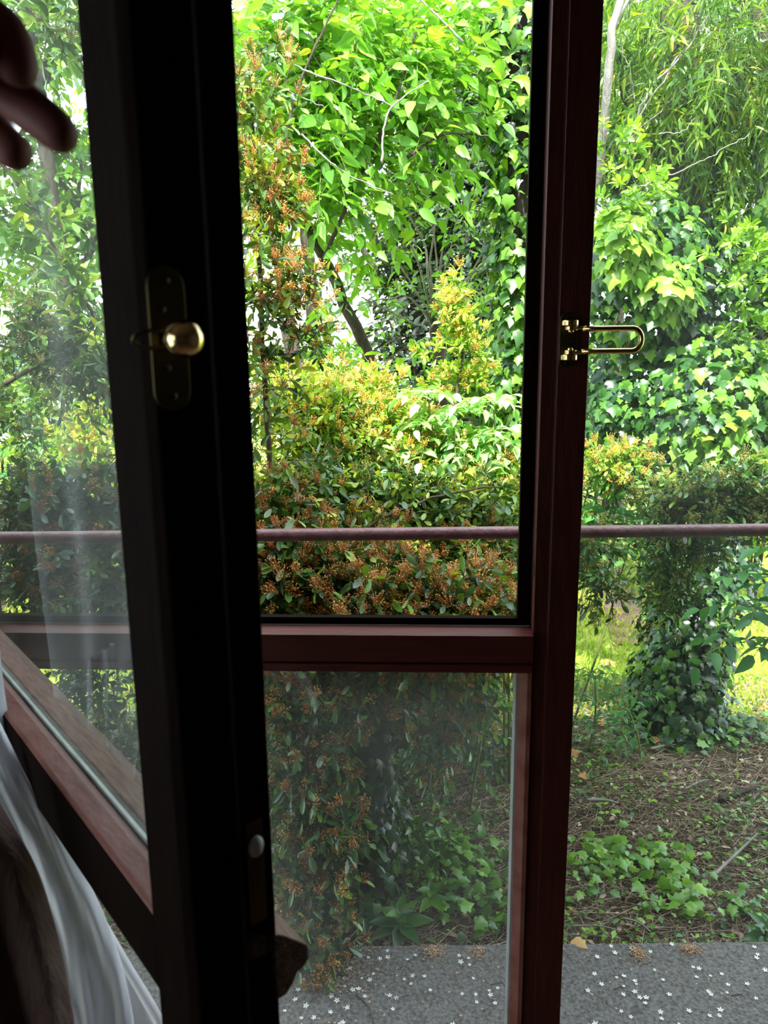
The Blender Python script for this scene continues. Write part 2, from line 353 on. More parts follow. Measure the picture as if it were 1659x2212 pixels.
def blob_pts(u, v, Y, ru, rv, ry, n, shell=.5):
    c = np.array(at(u, v, Y)); r = np.array([px(ru, Y), ry, px(rv, Y)])
    q = nrmz(rng.normal(size=(n, 3)))*(rng.random((n, 1))**shell)
    return c+q*r, q
def path_pts(pts, n, jit):
    P = np.array([tuple(p) for p in pts]); seg = np.linalg.norm(np.diff(P, axis=0), axis=1); cs = np.concatenate([[0], np.cumsum(seg)])
    t = rng.random(n)*cs[-1]; i = np.clip(np.searchsorted(cs, t)-1, 0, len(seg)-1); k = ((t-cs[i])/seg[i])[:, None]
    return P[i]*(1-k)+P[i+1]*k+rng.normal(0, jit, (n, 3)), nrmz(P[i+1]-P[i])
def smooth_path(pts, n=24, wob=0.0):
    pts = [Vector(p) for p in pts]; out = []
    m = len(pts)
    for i in range(n+1):
        t = i/n*(m-1); k = min(int(t), m-2); f = t-k
        p0 = pts[max(k-1, 0)]; p1 = pts[k]; p2 = pts[k+1]; p3 = pts[min(k+2, m-1)]
        p = .5*((2*p1)+(p2-p0)*f+(2*p0-5*p1+4*p2-p3)*f*f+(3*p1-p0-3*p2+p3)*f**3)
        out.append(p+Vector((random.gauss(0, wob), random.gauss(0, wob), random.gauss(0, wob))))
    return out
def branch(name, pts, r0, r1, m, parent, n=24, wob=0.0, sides=8):
    P = smooth_path(pts, n, wob); mb = MB(); mb.tube(P, [r0+(r1-r0)*i/n for i in range(n+1)], sides)
    return mb.build(name, m, parent, smooth=True)

# ================================================================== THE ROOM
YAW = math.radians(-2.8)
def struct(name, mb, m, **k): return mb.build(name, m, kind='structure', rz=YAW, **k)
struct('floor', MB().box((-2, -2.6, -.05), (2, 1.3, 0)), FLOORM)
struct('ceiling', MB().box((-2, -2.6, 2.6), (2, 1.3, 2.65)), PLASTER)
mb = MB(); mb.box((-2.1, -2.6, 0), (-2, -1.5, 2.6)); mb.box((-2.1, .6, 0), (-2, 1.3, 2.6)); mb.box((-2.1, -1.5, 0), (-2, .6, .5)); mb.box((-2.1, -1.5, 2.2), (-2, .6, 2.6))  # the opening is added to let daylight onto the curtain
struct('wall_left', mb, PLASTER)
struct('wall_right', MB().box((2, -2.6, 0), (2.1, 1.3, 2.6)), PLASTER)
struct('wall_back', MB().box((-2.1, -2.7, 0), (2.1, -2.6, 2.6)), PLASTER)
mb = MB(); mb.box((-2.1, 1.3, -.3), (-.88, 1.5, 2.7)); mb.box((1.3, 1.3, -.3), (2.1, 1.5, 2.7)); mb.box((-.88, 1.3, 2.42), (1.3, 1.5, 2.7)); mb.box((-.88, 1.3, -.3), (1.3, 1.42, .02))
struct('wall_front', mb, PLASTER)
# the house goes on past the room: outer walls and the eaves that shade the slab
mb = MB(); mb.box((-9, 1.3, -.3), (-2.1, 1.5, 2.7)); mb.box((2.1, 1.3, -.3), (9, 1.5, 2.7)); mb.box((-9, -4, 2.7), (9, 1.55, 2.8))
struct('wall_house', mb, HOUSEM)

# ------------------------------------------------------------------ window frame
win = thing('window_1', rz=YAW, kind='structure')
post = [(.2250, 1.300), (.2750, 1.300), (.2750, 1.318), (.266, 1.318), (.266, 1.40), (.205, 1.40), (.205, 1.348), (.2005, 1.348), (.2005, 1.312), (.2250, 1.312)]
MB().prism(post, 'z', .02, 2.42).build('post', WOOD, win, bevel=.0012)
tr = [(1.300, .999), (1.300, 1.0500), (1.326, 1.0515), (1.346, 1.0515), (1.346, 1.046), (1.385, 1.044), (1.40, 1.035), (1.40, .985), (1.318, .985), (1.318, .978), (1.303, .978), (1.3015, .982), (1.3015, .9935), (1.309, .9955), (1.309, .999)]
MB().prism(tr, 'x', -.84, .2005).build('transom', WOODH, win, bevel=.0012)
MB().box((.1762, 1.348, 1.046), (.2052, 1.364, 2.34)).build('outer_frame', WOODD, win, bevel=.001)
MB().box((-.84, 1.348, 1.046), (.1762, 1.364, 1.0662)).build('outer_frame', WOODD, win, bevel=.001)
MB().box((-.84, 1.3455, 1.0505), (.1985, 1.347, 1.0535)).build('seal_strip', GASKET, win)
# head, left jamb, lower frame
MB().box((-.88, 1.30, 2.34), (1.3, 1.40, 2.42)).build('head_rail', WOODH, win, bevel=.002)
MB().box((-.88, 1.30, .02), (-.82, 1.40, 2.34)).build('hinge_jamb', WOOD, win, bevel=.002)
MB().box((-.82, 1.30, .02), (.225, 1.40, .10)).build('bottom_rail', WOODH, win, bevel=.002)
MB().box((.275, 1.30, .02), (1.3, 1.40, .10)).build('bottom_rail', WOODH, win, bevel=.002)
MB().box((1.24, 1.30, .10), (1.3, 1.40, 2.34)).build('end_jamb', WOOD, win, bevel=.002)
# lower pane: bead, seal, pane
MB().prism([(.2005, 1.306), (.2005, 1.33), (.178, 1.33), (.178, 1.322), (.192, 1.306)], 'z', .10, .985).build('glazing_bead', WOODR, win, bevel=.001)
MB().prism([(.178, 1.324), (.178, 1.336), (.1705, 1.336), (.1705, 1.331), (.174, 1.324)], 'z', .10, .978).build('glazing_seal', GASKET, win)
MB().prism([(-.82, 1.306), (-.812, 1.306), (-.798, 1.322), (-.798, 1.33), (-.82, 1.33)], 'z', .10, .985).build('glazing_bead', WOODR, win, bevel=.001)
GL_LOW = glass_mat('hazy_window_glass', .055, scale=2.3, streak=(1.2, 1, .6)); GL_R = glass_mat('window_glass', .022, scale=4)
tag(MB().box((-.82, 1.334, .10), (.178, 1.338, .985)).build('glass_pane', GL_LOW, win), 'hazy smeared lower glass pane')
MB().box((.266, 1.324, .10), (1.24, 1.328, 2.34)).build('glass_pane', GL_R, win)
MB().prism([(.2662, 1.3285), (.2785, 1.3285), (.2785, 1.336), (.2662, 1.336)], 'z', .10, 2.34).build('glazing_seal', GASKET, win)
w2 = thing('added_side_window', rz=YAW, kind='structure')      # unseen window added in the left wall to brighten the curtain
mb = MB(); mb.box((-2.08, -1.5, .5), (-2.02, .6, .56)); mb.box((-2.08, -1.5, 2.14), (-2.02, .6, 2.2))
for y in (-1.5, -.48, .54): mb.box((-2.08, y, .56), (-2.02, y+.06, 2.14))
mb.build('added_window_frame', WOOD, w2, bevel=.002)
MB().box((-2.052, -1.44, .56), (-2.048, .54, 2.14)).build('glass_pane', GL_R, w2)
# screws in the post, keep and lock cutout
for z in (1.665, 1.595, 1.000, .575):
    x = .2505 if z < 1.5 else .234+.003*(z > 1.6)
    MB().ball((x, 1.2996, z), .0022, 10, 6, (1, .4, 1)).build('screw', SCREW, win, smooth=True)
MB().box((.2000, 1.318, 1.155), (.2046, 1.347, 1.178)).build('strike_plate', BRASSD, win)
MB().box((.2005, 1.3485, 1.13), (.2035, 1.3475, 2.3)).build('weather_strip', GASKET, win)


# ------------------------------------------------------------------ swing bar guard on the post
gd = thing('swing_bar_lock', 'brass swing bar guard on the dark window post, its U shaped bar pointing right', 'lock', (0, 0, 0), YAW)
def pill(cx, cz, hw, hh, y0, y1, n=10, ry=None):
    ry = ry or hw; P = []
    for i in range(n+1): a = PI*i/n; P.append((cx+hw*math.cos(a), cz+hh-ry+ry*math.sin(a)))
    for i in range(n+1): a = PI+PI*i/n; P.append((cx+hw*math.cos(a), cz-hh+ry+ry*math.sin(a)))
    m = len(P); mb = MB()
    return mb.add([(p, y0, q) for p, q in P]+[(p, y1, q) for p, q in P], [tuple(range(m)), tuple(range(m, 2*m))[::-1]]+[(i, m+i, m+(i+1) % m, (i+1) % m) for i in range(m)])
gz = 1.562; gx = .2415
pill(gx, gz, .0150, .0445, 1.2975, 1.30, ry=.011).build('mounting_plate', BRASSD, gd, bevel=.0006)
for s in (1, -1):
    z0 = gz+s*.0272
    mb = MB(); mb.tube([(gx-.0005, 1.287, z0-.0042), (gx-.0005, 1.287, z0+.0042)], .0125, 20); mb.box((gx-.013, 1.287, z0-.0042), (gx+.012, 1.2975, z0+.0042))
    mb.build('knuckle', BRASS, gd, bevel=.0008)
    z1 = gz+s*.0190
    mb = MB(); mb.tube([(gx+.001, 1.287, z1-.003), (gx+.001, 1.287, z1+.003)], .0100, 20); mb.tube([(gx+.006, 1.285, z1+s*.0005), (gx+.024, 1.283, z1+s*.0005)], .0034, 12); mb.build('hinge_eye', BRASS, gd, smooth=False, bevel=.0006)
    MB().ball((gx+.001, 1.287, gz+s*.0145), .0045, 12, 8, (1, 1, .8)).build('hinge_pin', BRASS, gd, smooth=True)
U = []
for i in range(4): U.append((gx+.018+.024*i, 1.283, gz+.0178))
for i in range(9): a = PI/2-PI*i/8; U.append((gx+.0985+.0150*math.cos(a)*.95, 1.283, gz+.0178*math.sin(a)))
for i in range(4): U.append((gx+.018+.024*(3-i), 1.283, gz-.0178))
MB().tube(U, .0044, 12).build('swing_bar', BRASS, gd, smooth=True)
for x, z in ((-.003, .0355), (.0045, .0), (-.003, -.0365)): MB().ball((gx+x, 1.2972, gz+z), .0030, 12, 6, (1, .35, 1)).build('screw', SCREW, gd, smooth=True)

# ------------------------------------------------------------------ open casement sash (x along the sash from its hinges, y outward)
ang = math.atan2(-.772, .635); L = 1.05
ca = Vector((.635, -.772, 0)); A = Vector((-.149, .4925, 0)); H = A-ca*L
sash = thing('casement_sash', 'dark varnished wooden casement sash swung open into the room with a brass ball knob', 'window sash', tuple(H), ang)
ZB, ZT = 1.032, 2.30
stile = [(L-.068, 0), (L-.008, 0), (L, .006), (L, .046), (L-.003, .049), (L-.003, .0765), (L-.060, .0765), (L-.060, .040), (L-.068, .033)]
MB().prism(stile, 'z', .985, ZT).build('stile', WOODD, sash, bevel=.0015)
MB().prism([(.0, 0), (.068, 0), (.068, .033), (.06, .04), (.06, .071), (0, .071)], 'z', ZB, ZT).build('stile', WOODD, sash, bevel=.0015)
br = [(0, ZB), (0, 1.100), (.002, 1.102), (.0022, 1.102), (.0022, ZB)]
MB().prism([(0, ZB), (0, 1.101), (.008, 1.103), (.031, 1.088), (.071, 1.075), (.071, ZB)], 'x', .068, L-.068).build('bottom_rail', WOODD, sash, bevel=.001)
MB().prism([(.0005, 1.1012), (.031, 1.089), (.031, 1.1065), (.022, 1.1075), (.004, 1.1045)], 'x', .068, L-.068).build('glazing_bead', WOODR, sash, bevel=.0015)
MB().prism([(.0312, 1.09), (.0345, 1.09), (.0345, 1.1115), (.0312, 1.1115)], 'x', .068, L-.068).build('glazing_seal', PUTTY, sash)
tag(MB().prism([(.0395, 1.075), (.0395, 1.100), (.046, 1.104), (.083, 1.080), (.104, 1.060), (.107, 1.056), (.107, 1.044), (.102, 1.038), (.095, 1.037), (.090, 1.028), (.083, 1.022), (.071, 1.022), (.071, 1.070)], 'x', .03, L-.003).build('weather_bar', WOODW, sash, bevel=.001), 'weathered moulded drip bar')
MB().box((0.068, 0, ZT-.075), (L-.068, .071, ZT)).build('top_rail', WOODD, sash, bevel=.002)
GL_S = glass_mat('sash_glass', .05, ior=2.2, scale=5)
MB().box((.06, .0350, 1.08), (L-.06, .0390, ZT-.07)).build('glass_pane', GL_S, sash)
# ball catch on the free edge, lock face lower down
bz = 1.558
pl = pill(0, bz, .0125, .0450, 0, .0022)
pl.v = [(L+.0002+v[1], .0160+v[0], v[2]) for v in pl.v]
kb = pl.build('catch_plate', BRASSD, sash, bevel=.0005)
for dy, dz in ((0, .036), (-.004, .018), (-.003, -.018), (0, -.036)): MB().ball((L+.0022, .016+dy, bz+dz), .0028, 12, 6, (.35, 1, 1)).build('screw', SCREW, kb, smooth=True)
mb = MB(); mb.tube([(L, .0155, bz), (L+.006, .0155, bz), (L+.012, .0155, bz), (L+.017, .0155, bz)], [.008, .0055, .005, .006], 14); mb.build('ball_neck', BRASS, kb, smooth=True)
MB().ball((L+.0245, .0155, bz), .0118, 28, 18).build('ball_knob', BRASS, kb, smooth=True)
P = [(L+.010+.004*math.sin(a), .004+.0150*math.cos(a), bz+.0055*math.sin(a)) for a in [2*PI*i/20 for i in range(21)]]
MB().tube(P, .0013, 8).build('catch_ring', BRASSD, kb, smooth=True)
zl = 1.165
MB().box((L-.0030, .0535, zl-.06), (L-.0022, .0685, zl+.03)).build('lock_face', BRASSD, sash, bevel=.0004)
mb = MB(); mb.ball((L-.002, .061, zl+.008), .007, 14, 10, (.7, 1, 1.3)); mb.build('lock_roller', GASKET, sash, smooth=True)
MB().box((L-.0024, .057, zl-.030), (L-.0016, .064, zl-.006)).build('lock_slot', SCREW, sash)

# ------------------------------------------------------------------ curtains
def sheet(name, m, left, right, parent, cols=40, rows=60, fold=.012, nf=5, ph=0, thick=.0012, taper=True):
    Lp = smooth_path(left, rows); Rp = smooth_path(right, rows); vs = []; fs = []
    for i in range(rows+1):
        a, b = Lp[i], Rp[i]; d = (b-a); nrm = Vector((-d.y, d.x, 0)).normalized()
        for j in range(cols+1):
            t = j/cols; f = fold*math.sin(t*nf*2*PI+ph+.8*math.sin(i*.06))*(.55+.45*math.sin(t*7+i*.03))+.002*math.sin(i*.45+t*9)*math.sin(t*23+i*.2)
            vs.append(a+d*t+nrm*f)
    for i in range(rows):
        for j in range(cols): k = i*(cols+1)+j; fs.append((k, k+1, k+cols+2, k+cols+1))
    o = MB().add(vs, fs).build(name, m, parent, smooth=True)
    s = o.modifiers.new('thickness', 'SOLIDIFY'); s.thickness = thick
    return o
cu = thing('white_curtain', 'thin white cotton curtain hanging beside the open sash and sweeping under it', 'curtain')
sheet('back_panel', WHITEC, [(-.95, .88, 2.35), (-.93, .84, 1.6), (-.85, .83, 1.25), at(-200, 1750, .84), at(-40, 2000, .82), at(60, 2260, .78), at(80, 2500, .72)],
      [(-.485, .92, 2.35), (-.478, .905, 1.6), at(4, 1500, .900), at(50, 1705, .880), at(205, 1945, .845), at(375, 2235, .80), at(440, 2500, .76)], cu, fold=.014, nf=4, rows=90)
sheet('front_panel', WHITEC, [at(-120, 1480, .83), at(-20, 1700, .80), at(62, 1850, .775), at(108, 2010, .75), at(165, 2240, .70), at(190, 2450, .66)],
      [at(-40, 1480, .85), at(48, 1660, .83), at(120, 1790, .80), at(228, 1990, .77), at(285, 2190, .73), at(300, 2450, .68)], cu, fold=.006, nf=2, cols=30)
hp = smooth_path([at(-14, 1655, .795), at(72, 1800, .772), at(118, 1930, .757), at(150, 2080, .725), at(188, 2240, .695)], 70)
dr = thing('brown_drape', 'dark brown heavy drape in the bottom left corner over the white curtain', 'curtain')
sheet('drape_panel', BROWNC, [at(-420, 1560, .66), at(-380, 1900, .62), at(-340, 2300, .58), at(-300, 2600, .54)],
      [at(-60, 1600, .74), at(0, 1738, .73), at(76, 1875, .715), at(122, 2010, .70), at(162, 2230, .66), at(190, 2500, .6)], dr, fold=.016, nf=3, cols=50)

# ------------------------------------------------------------------ hand
ps = thing('person', "person's hand in shadow reaching in from the left, fingers curled down beside the sash", 'person')
HY = .40
def hpt(u, v, y=HY): return at(u, v, y)
chains = []
verts = [hpt(-330, -60, .30), hpt(-230, 40, .36), hpt(-130, 110, .39)]; rad = [.030, .027, .026]; edges = [(0, 1), (1, 2)]
def chain(root, pts, rs):
    p = root
    for q, r_ in zip(pts, rs):
        verts.append(q); rad.append(r_); edges.append((p, len(verts)-1)); p = len(verts)-1
chain(2, [hpt(-95, 20), hpt(-35, 32, .395), hpt(22, 75, .385), hpt(44, 135, .38), hpt(30, 190, .385)], [.014, .0112, .0102, .0100, .0088])
chain(2, [hpt(-90, 100), hpt(-30, 150, .40), hpt(30, 212, .40), hpt(100, 262, .395), hpt(160, 316, .39)], [.016, .0122, .0116, .0112, .0095])
chain(2, [hpt(-110, 160), hpt(-70, 220, .41), hpt(-25, 275, .41), hpt(15, 318, .405), hpt(58, 348, .40)], [.014, .0112, .0108, .0102, .0090])
chain(2, [hpt(-150, 190), hpt(-140, 250, .42), hpt(-105, 300, .42), hpt(-75, 335, .42)], [.012, .0092, .0086, .0072])
chain(2, [hpt(-150, 60, .37), hpt(-110, 10, .36), hpt(-70, -30, .36), hpt(-40, -50, .37)], [.015, .0125, .011, .0095])
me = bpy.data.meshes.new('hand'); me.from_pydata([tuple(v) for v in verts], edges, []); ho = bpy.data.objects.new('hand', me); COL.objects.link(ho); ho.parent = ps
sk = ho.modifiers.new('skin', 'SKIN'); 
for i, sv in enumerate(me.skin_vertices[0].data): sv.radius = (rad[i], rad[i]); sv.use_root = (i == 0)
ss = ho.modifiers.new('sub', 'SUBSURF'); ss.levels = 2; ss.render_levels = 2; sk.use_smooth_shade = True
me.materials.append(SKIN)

# ================================================================== OUTSIDE: slab, rail, ground
SLAB = -.07; GR = -.16
mb = MB(); nx, ny = 60, 6
mb.box((-3.5, 1.36, SLAB-.22), (3.5, 1.845, SLAB)); tag(mb.build('balcony_slab', CONC, bevel=.006), kind='structure')
rl = thing('balcony_rail', 'rust red painted metal pipe handrail running across outside the window', 'railing')
MB().tube([(-2.6, 1.85, 1.1065), (-1, 1.852, 1.1045), (1, 1.852, 1.104), (2.6, 1.855, 1.106)], .0158, 20).build('top_pipe', RAILM, rl, smooth=True)
for x in (-2.5, 2.5): MB().tube([(x, 1.85, -.28), (x, 1.85, 1.10)], .014, 14).build('post', RAILM, rl, smooth=True)

def hgt(x, y): return GR+.03*np.sin(x*2.1+1)*np.sin(y*1.7)+.015*np.sin(x*6.3)*np.sin(y*5.1+2)-.03*np.clip(2.3-y, 0, 1)
gx_, gy_ = np.meshgrid(np.linspace(-14, 14, 140), np.concatenate([np.linspace(1.5, 6, 80), np.linspace(6.2, 32, 60)]))
Vg = np.stack([gx_, gy_, hgt(gx_, gy_)], -1).reshape(-1, 3); w_, h_ = 140, 140
idx = np.arange((h_-1)*w_).reshape(h_-1, w_)[:, :-1].ravel()
Tg = np.concatenate([np.stack([idx, idx+1, idx+w_+1], 1), np.stack([idx, idx+w_+1, idx+w_], 1)])
# border of the lawn: litter in front, lawn behind
def lawn_edge(x): return 3.28+.12*np.sin(x*2.3)+.05*np.sin(x*7+1)
cy_ = Vg[Tg].mean(1); isl = cy_[:, 1] > lawn_edge(cy_[:, 0])
g1 = np_mesh('ground', Vg, Tg[~isl], SOIL); g1['kind'] = 'structure'
g2 = np_mesh('lawn', Vg, Tg[isl], LAWNM); g2['kind'] = 'structure'

def gpos(n, x0, x1, y0, y1):
    x = rng.uniform(x0, x1, n); y = rng.uniform(y0, y1, n); return np.stack([x, y, hgt(x, y)], 1)
# lawn grass
p = gpos(90000, -3.5, 4.5, 3.1, 8.5); p = p[(p[:, 1] > lawn_edge(p[:, 0])-.15*rng.random(len(p)))]
n = len(p); d = rng.normal(0, .55, (n, 3)); d[:, 2] = 1
gr = leaves('lawn_grass', LEAF_NAR, p, d, rng.normal(size=(n, 3)), rng.uniform(.03, .07, n), np.clip(.5+.35*np.sin(p[:, 0]*3+p[:, 1]*2)+rng.normal(0, .2, n), 0, 1), L_GRASS)
tag(gr, 'sunlit short yellow green lawn grass beyond the brown litter', 'grass', kind='stuff')
# litter of dry stems
p = gpos(38000, -1.6, 3.2, 1.86, 3.7); n = len(p)
a = rng.uniform(0, 2*PI, n); ln = rng.uniform(.02, .15, n)
A_ = p+np.array([0, 0, .004]); B_ = A_+np.stack([np.cos(a)*ln, np.sin(a)*ln*.7, rng.uniform(-.006, .03, n)], 1)
V, T = sticks(A_, B_, .0016*rng.uniform(.5, 1.3, n), .0008)
lt = np_mesh('dry_litter', V, T, STRAWM, np.repeat(rng.random(n), 6)); tag(lt, 'layer of dry brown stems and straw on the ground beyond the concrete', 'litter', kind='stuff')
p = gpos(9000, -1.6, 3.4, 1.86, 3.7); n = len(p); p[:, 2] += rng.uniform(.002, .02, n)
d = rng.normal(size=(n, 3)); d[:, 2] *= .3; nn = rng.normal(0, .4, (n, 3)); nn[:, 2] = 1
lf = leaves('leaf_litter', LEAF_OVA, p, d, nn, rng.uniform(.012, .035, n), np.clip(rng.normal(.4, .3, n), 0, 1), STRAWM); tag(lf, 'small crumbled brown leaves strewn over the ground', 'litter', kind='stuff')
# seedlings among the litter
p = gpos(26000, -1.4, 3.4, 1.9, 3.8); keep = (np.sin(p[:, 0]*5+1)*np.sin(p[:, 1]*6)+rng.normal(0, .5, len(p))) > .1; p = p[keep]; n = len(p); p[:, 2] += rng.uniform(.005, .045, n)
d = rng.normal(size=(n, 3)); d[:, 2] *= .2; nn = rng.normal(0, .35, (n, 3)); nn[:, 2] = 1
sg = leaves('ground_weeds', LEAF_FAR, p, d, nn, rng.uniform(.010, .032, n), np.clip(rng.normal(.62, .25, n), 0, 1), L_IVY); tag(sg, 'small green weeds sprouting through the brown litter', 'weeds', kind='stuff')

# mulch path strip behind the ivy trunk, to the left of it
P0 = np.array(at(1250, 1185, 7.6)); 
mb = MB(); pts = [(1.35, 4.3), (1.75, 4.3), (2.5, 6.2), (3.3, 8.5), (2.5, 8.8), (1.75, 6.3)]
mb.add([(x, y, float(hgt(x, y))+.012) for x, y in pts], [(0, 1, 2, 5), (5, 2, 3, 4)]); tag(mb.build('mulch_path', PATHM), kind='structure')

# ================================================================== PLANTS
def arr(*v): return np.array(v, float)
def dirs(q, bias, out=.6, rnd=.6): return nrmz(q*out+np.array(bias)+rng.normal(0, rnd, q.shape))

def berry_twigs(P, pts, q, n_cl=.5, leaf=.034, length=.14, droop=.35, k=9, m=L_BERRY, tint=(.1, .7), bias=(0, -.3, .3), cm=BERRY, crad=.022, cn=26, out=.5, ctint=(.1, .9), bsize=.0021):
    P.twigs(pts, dirs(q, bias, out), length, droop, k, leaf, LEAF_OBL, m, tint, r=.0013, clusters=n_cl, crad=crad, cn=cn, cm=cm, ctint=ctint, bsize=bsize)

# --- big firethorn: sunny crown behind, shaded rusty front
t = thing('firethorn_bush', 'large firethorn bush behind the rail, gold in the sun on top and rusty below', 'bush', (-.1, 2.9, GR))
base = Vector((.0, 2.9, GR)); o = t.location.copy(); t.location = (0, 0, 0)
P = Plant()
for (u, v, Y, ru, rv, ry, n) in [(680, 930, 2.95, 120, 80, .22, 330), (800, 940, 3.0, 120, 70, .25, 330), (920, 1010, 3.0, 120, 60, .25, 290), (1050, 1050, 2.9, 110, 50, .22, 200), (640, 880, 2.9, 60, 60, .15, 110), (760, 860, 3.05, 90, 45, .15, 130), (820, 920, 3.0, 60, 45, .15, 70)]:
    q, s = blob_pts(u, v, Y, ru, rv, ry, n)
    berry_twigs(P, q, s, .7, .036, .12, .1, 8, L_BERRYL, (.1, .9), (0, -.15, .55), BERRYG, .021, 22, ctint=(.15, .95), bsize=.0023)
for (u, v, Y, ru, rv, ry, n) in [(690, 1060, 2.75, 140, 70, .2, 300), (860, 1080, 2.7, 150, 60, .2, 300), (1030, 1110, 2.65, 120, 60, .2, 220)]:
    q, s = blob_pts(u, v, Y, ru, rv, ry, n)
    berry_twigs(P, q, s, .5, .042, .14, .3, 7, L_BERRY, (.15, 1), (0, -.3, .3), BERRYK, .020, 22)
for (u, v, Y, ru, rv, ry, n) in [(660, 1250, 2.25, 120, 90, .15, 360), (820, 1290, 2.2, 140, 80, .15, 360), (990, 1310, 2.15, 130, 70, .14, 320), (600, 1130, 2.3, 60, 60, .12, 120), (740, 1180, 2.4, 140, 50, .12, 150), (640, 1420, 2.2, 90, 60, .12, 150), (860, 1420, 2.2, 140, 50, .12, 120), (1000, 1200, 2.5, 130, 50, .15, 110)]:
    q, s = blob_pts(u, v, Y, ru, rv, ry, n)
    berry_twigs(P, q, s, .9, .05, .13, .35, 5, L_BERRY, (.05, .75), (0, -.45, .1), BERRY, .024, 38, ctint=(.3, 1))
P.build(t)
for pts, r0, r1 in [([at(760, 1800, 2.6), at(790, 1500, 2.7), at(740, 1250, 2.8), at(640, 1050, 2.8), at(600, 900, 2.9)], .016, .006),
                    ([at(790, 1500, 2.7), at(840, 1250, 2.75), at(900, 1100, 2.8), at(1000, 1000, 2.9)], .012, .004),
                    ([at(760, 1800, 2.6), at(700, 1400, 2.5), at(650, 1150, 2.5)], .012, .005),
                    ([at(560, 1080, 2.4), at(680, 1120, 2.42), at(740, 1165, 2.4), at(850, 1110, 2.42), at(960, 1070, 2.45), at(1080, 1050, 2.5)], .007, .003),
                    ([at(700, 1200, 2.3), at(850, 1250, 2.2), at(980, 1290, 2.15), at(1090, 1330, 2.1)], .006, .003)]:
    branch('stem', pts, r0, r1, TWIGD, t, wob=.003)

# --- tall upright firethorn shoot at the left edge of the opening
t = thing('firethorn_shoot', 'tall upright firethorn shoot with rusty bud clusters just right of the open sash', 'bush')
P = Plant()
path = [at(575, 1400, 2.3), at(590, 1100, 2.3), at(577, 900, 2.3), at(560, 600, 2.3), at(556, 420, 2.3), at(545, 250, 2.3), at(537, 115, 2.3)]
branch('stem', path, .011, .003, TWIGD, t, wob=.002)
for (a_, b_, n, j) in [(0, 3, 120, .07), (2, 5, 120, .055), (4, 7, 75, .045)]:
    q, s = path_pts(path[a_:b_], n, j); s = nrmz(rng.normal(size=s.shape)*np.array([1, .7, .5]))
    berry_twigs(P, q, s, .62, .04, .10, .3, 7, L_BERRY, (.3, 1), (.15, -.2, .35), BERRY, .021, 26, ctint=(.3, 1))
for (u, v, n) in [(600, 450, 30), (640, 600, 30), (620, 640, 25), (660, 730, 20), (600, 400, 20)]:
    q, s = blob_pts(u, v, 2.3, 45, 28, .04, n); berry_twigs(P, q, s, .7, .03, .07, .3, 6, L_BERRY, (.2, .8), (.2, -.2, .2), BERRY, .019, 26, ctint=(.4, 1))
P.build(t)

# --- golden spire
t = thing('golden_firethorn_spire', 'upright golden yellow firethorn spire standing above the bush right of centre', 'bush')
P = Plant(); path = [at(975, 1000, 3.1), at(985, 860, 3.1), at(1000, 760, 3.1), at(985, 690, 3.1), at(965, 620, 3.1)]
branch('stem', path, .008, .002, TWIGD, t, wob=.002)
q, s = path_pts(path[2:], 110, .024); berry_twigs(P, q, nrmz(rng.normal(size=s.shape)), .6, .036, .06, .1, 6, L_BERRYL, (.3, .85), (0, -.1, .5), BERRYG, .02, 24, ctint=(.4, 1), bsize=.0024)
for (u, v, n) in [(1022, 705, 8), (1035, 775, 16), (1020, 820, 18), (935, 835, 18), (930, 765, 8), (975, 800, 12)]:
    q, s = blob_pts(u, v, 3.1, 22, 12, .04, n); berry_twigs(P, q, s, .65, .036, .05, .1, 6, L_BERRYL, (.3, .85), (.1, -.1, .4), BERRYG, .018, 24, ctint=(.4, 1), bsize=.0024)
P.build(t)

# --- hanging sprays low on the left, over the slab
t = thing('hanging_firethorn_sprays', 'firethorn sprays with rusty buds hanging in front of the dark trunk down over the concrete', 'bush')
P = Plant()
for path, n, j in [([at(610, 1440, 2.1), at(620, 1600, 2.0), at(650, 1750, 1.93), at(640, 1850, 1.9)], 190, .05),
                   ([at(690, 1480, 2.05), at(690, 1650, 1.97), at(720, 1800, 1.9), at(700, 1950, 1.85), at(690, 2040, 1.8), at(703, 2120, 1.74)], 260, .035),
                   ([at(760, 1440, 2.1), at(780, 1500, 2.05)], 70, .04), ([at(930, 1450, 2.2), at(940, 1560, 2.15), at(955, 1640, 2.1)], 70, .035),
                   ([at(1010, 1440, 2.25), at(1000, 1540, 2.2)], 60, .035), ([at(660, 1850, 1.88), at(665, 1990, 1.82)], 60, .03)]:
    branch('stem', path, .004, .0012, TWIGD, t)
    q, s = path_pts(path, n, j); berry_twigs(P, q, nrmz(s+rng.normal(0, .8, s.shape)), .7, .042, .08, .3, 5, L_BERRY, (0, .7), (0, -.25, -.15), BERRY, .021, 26, ctint=(.1, .9))
P.build(t)

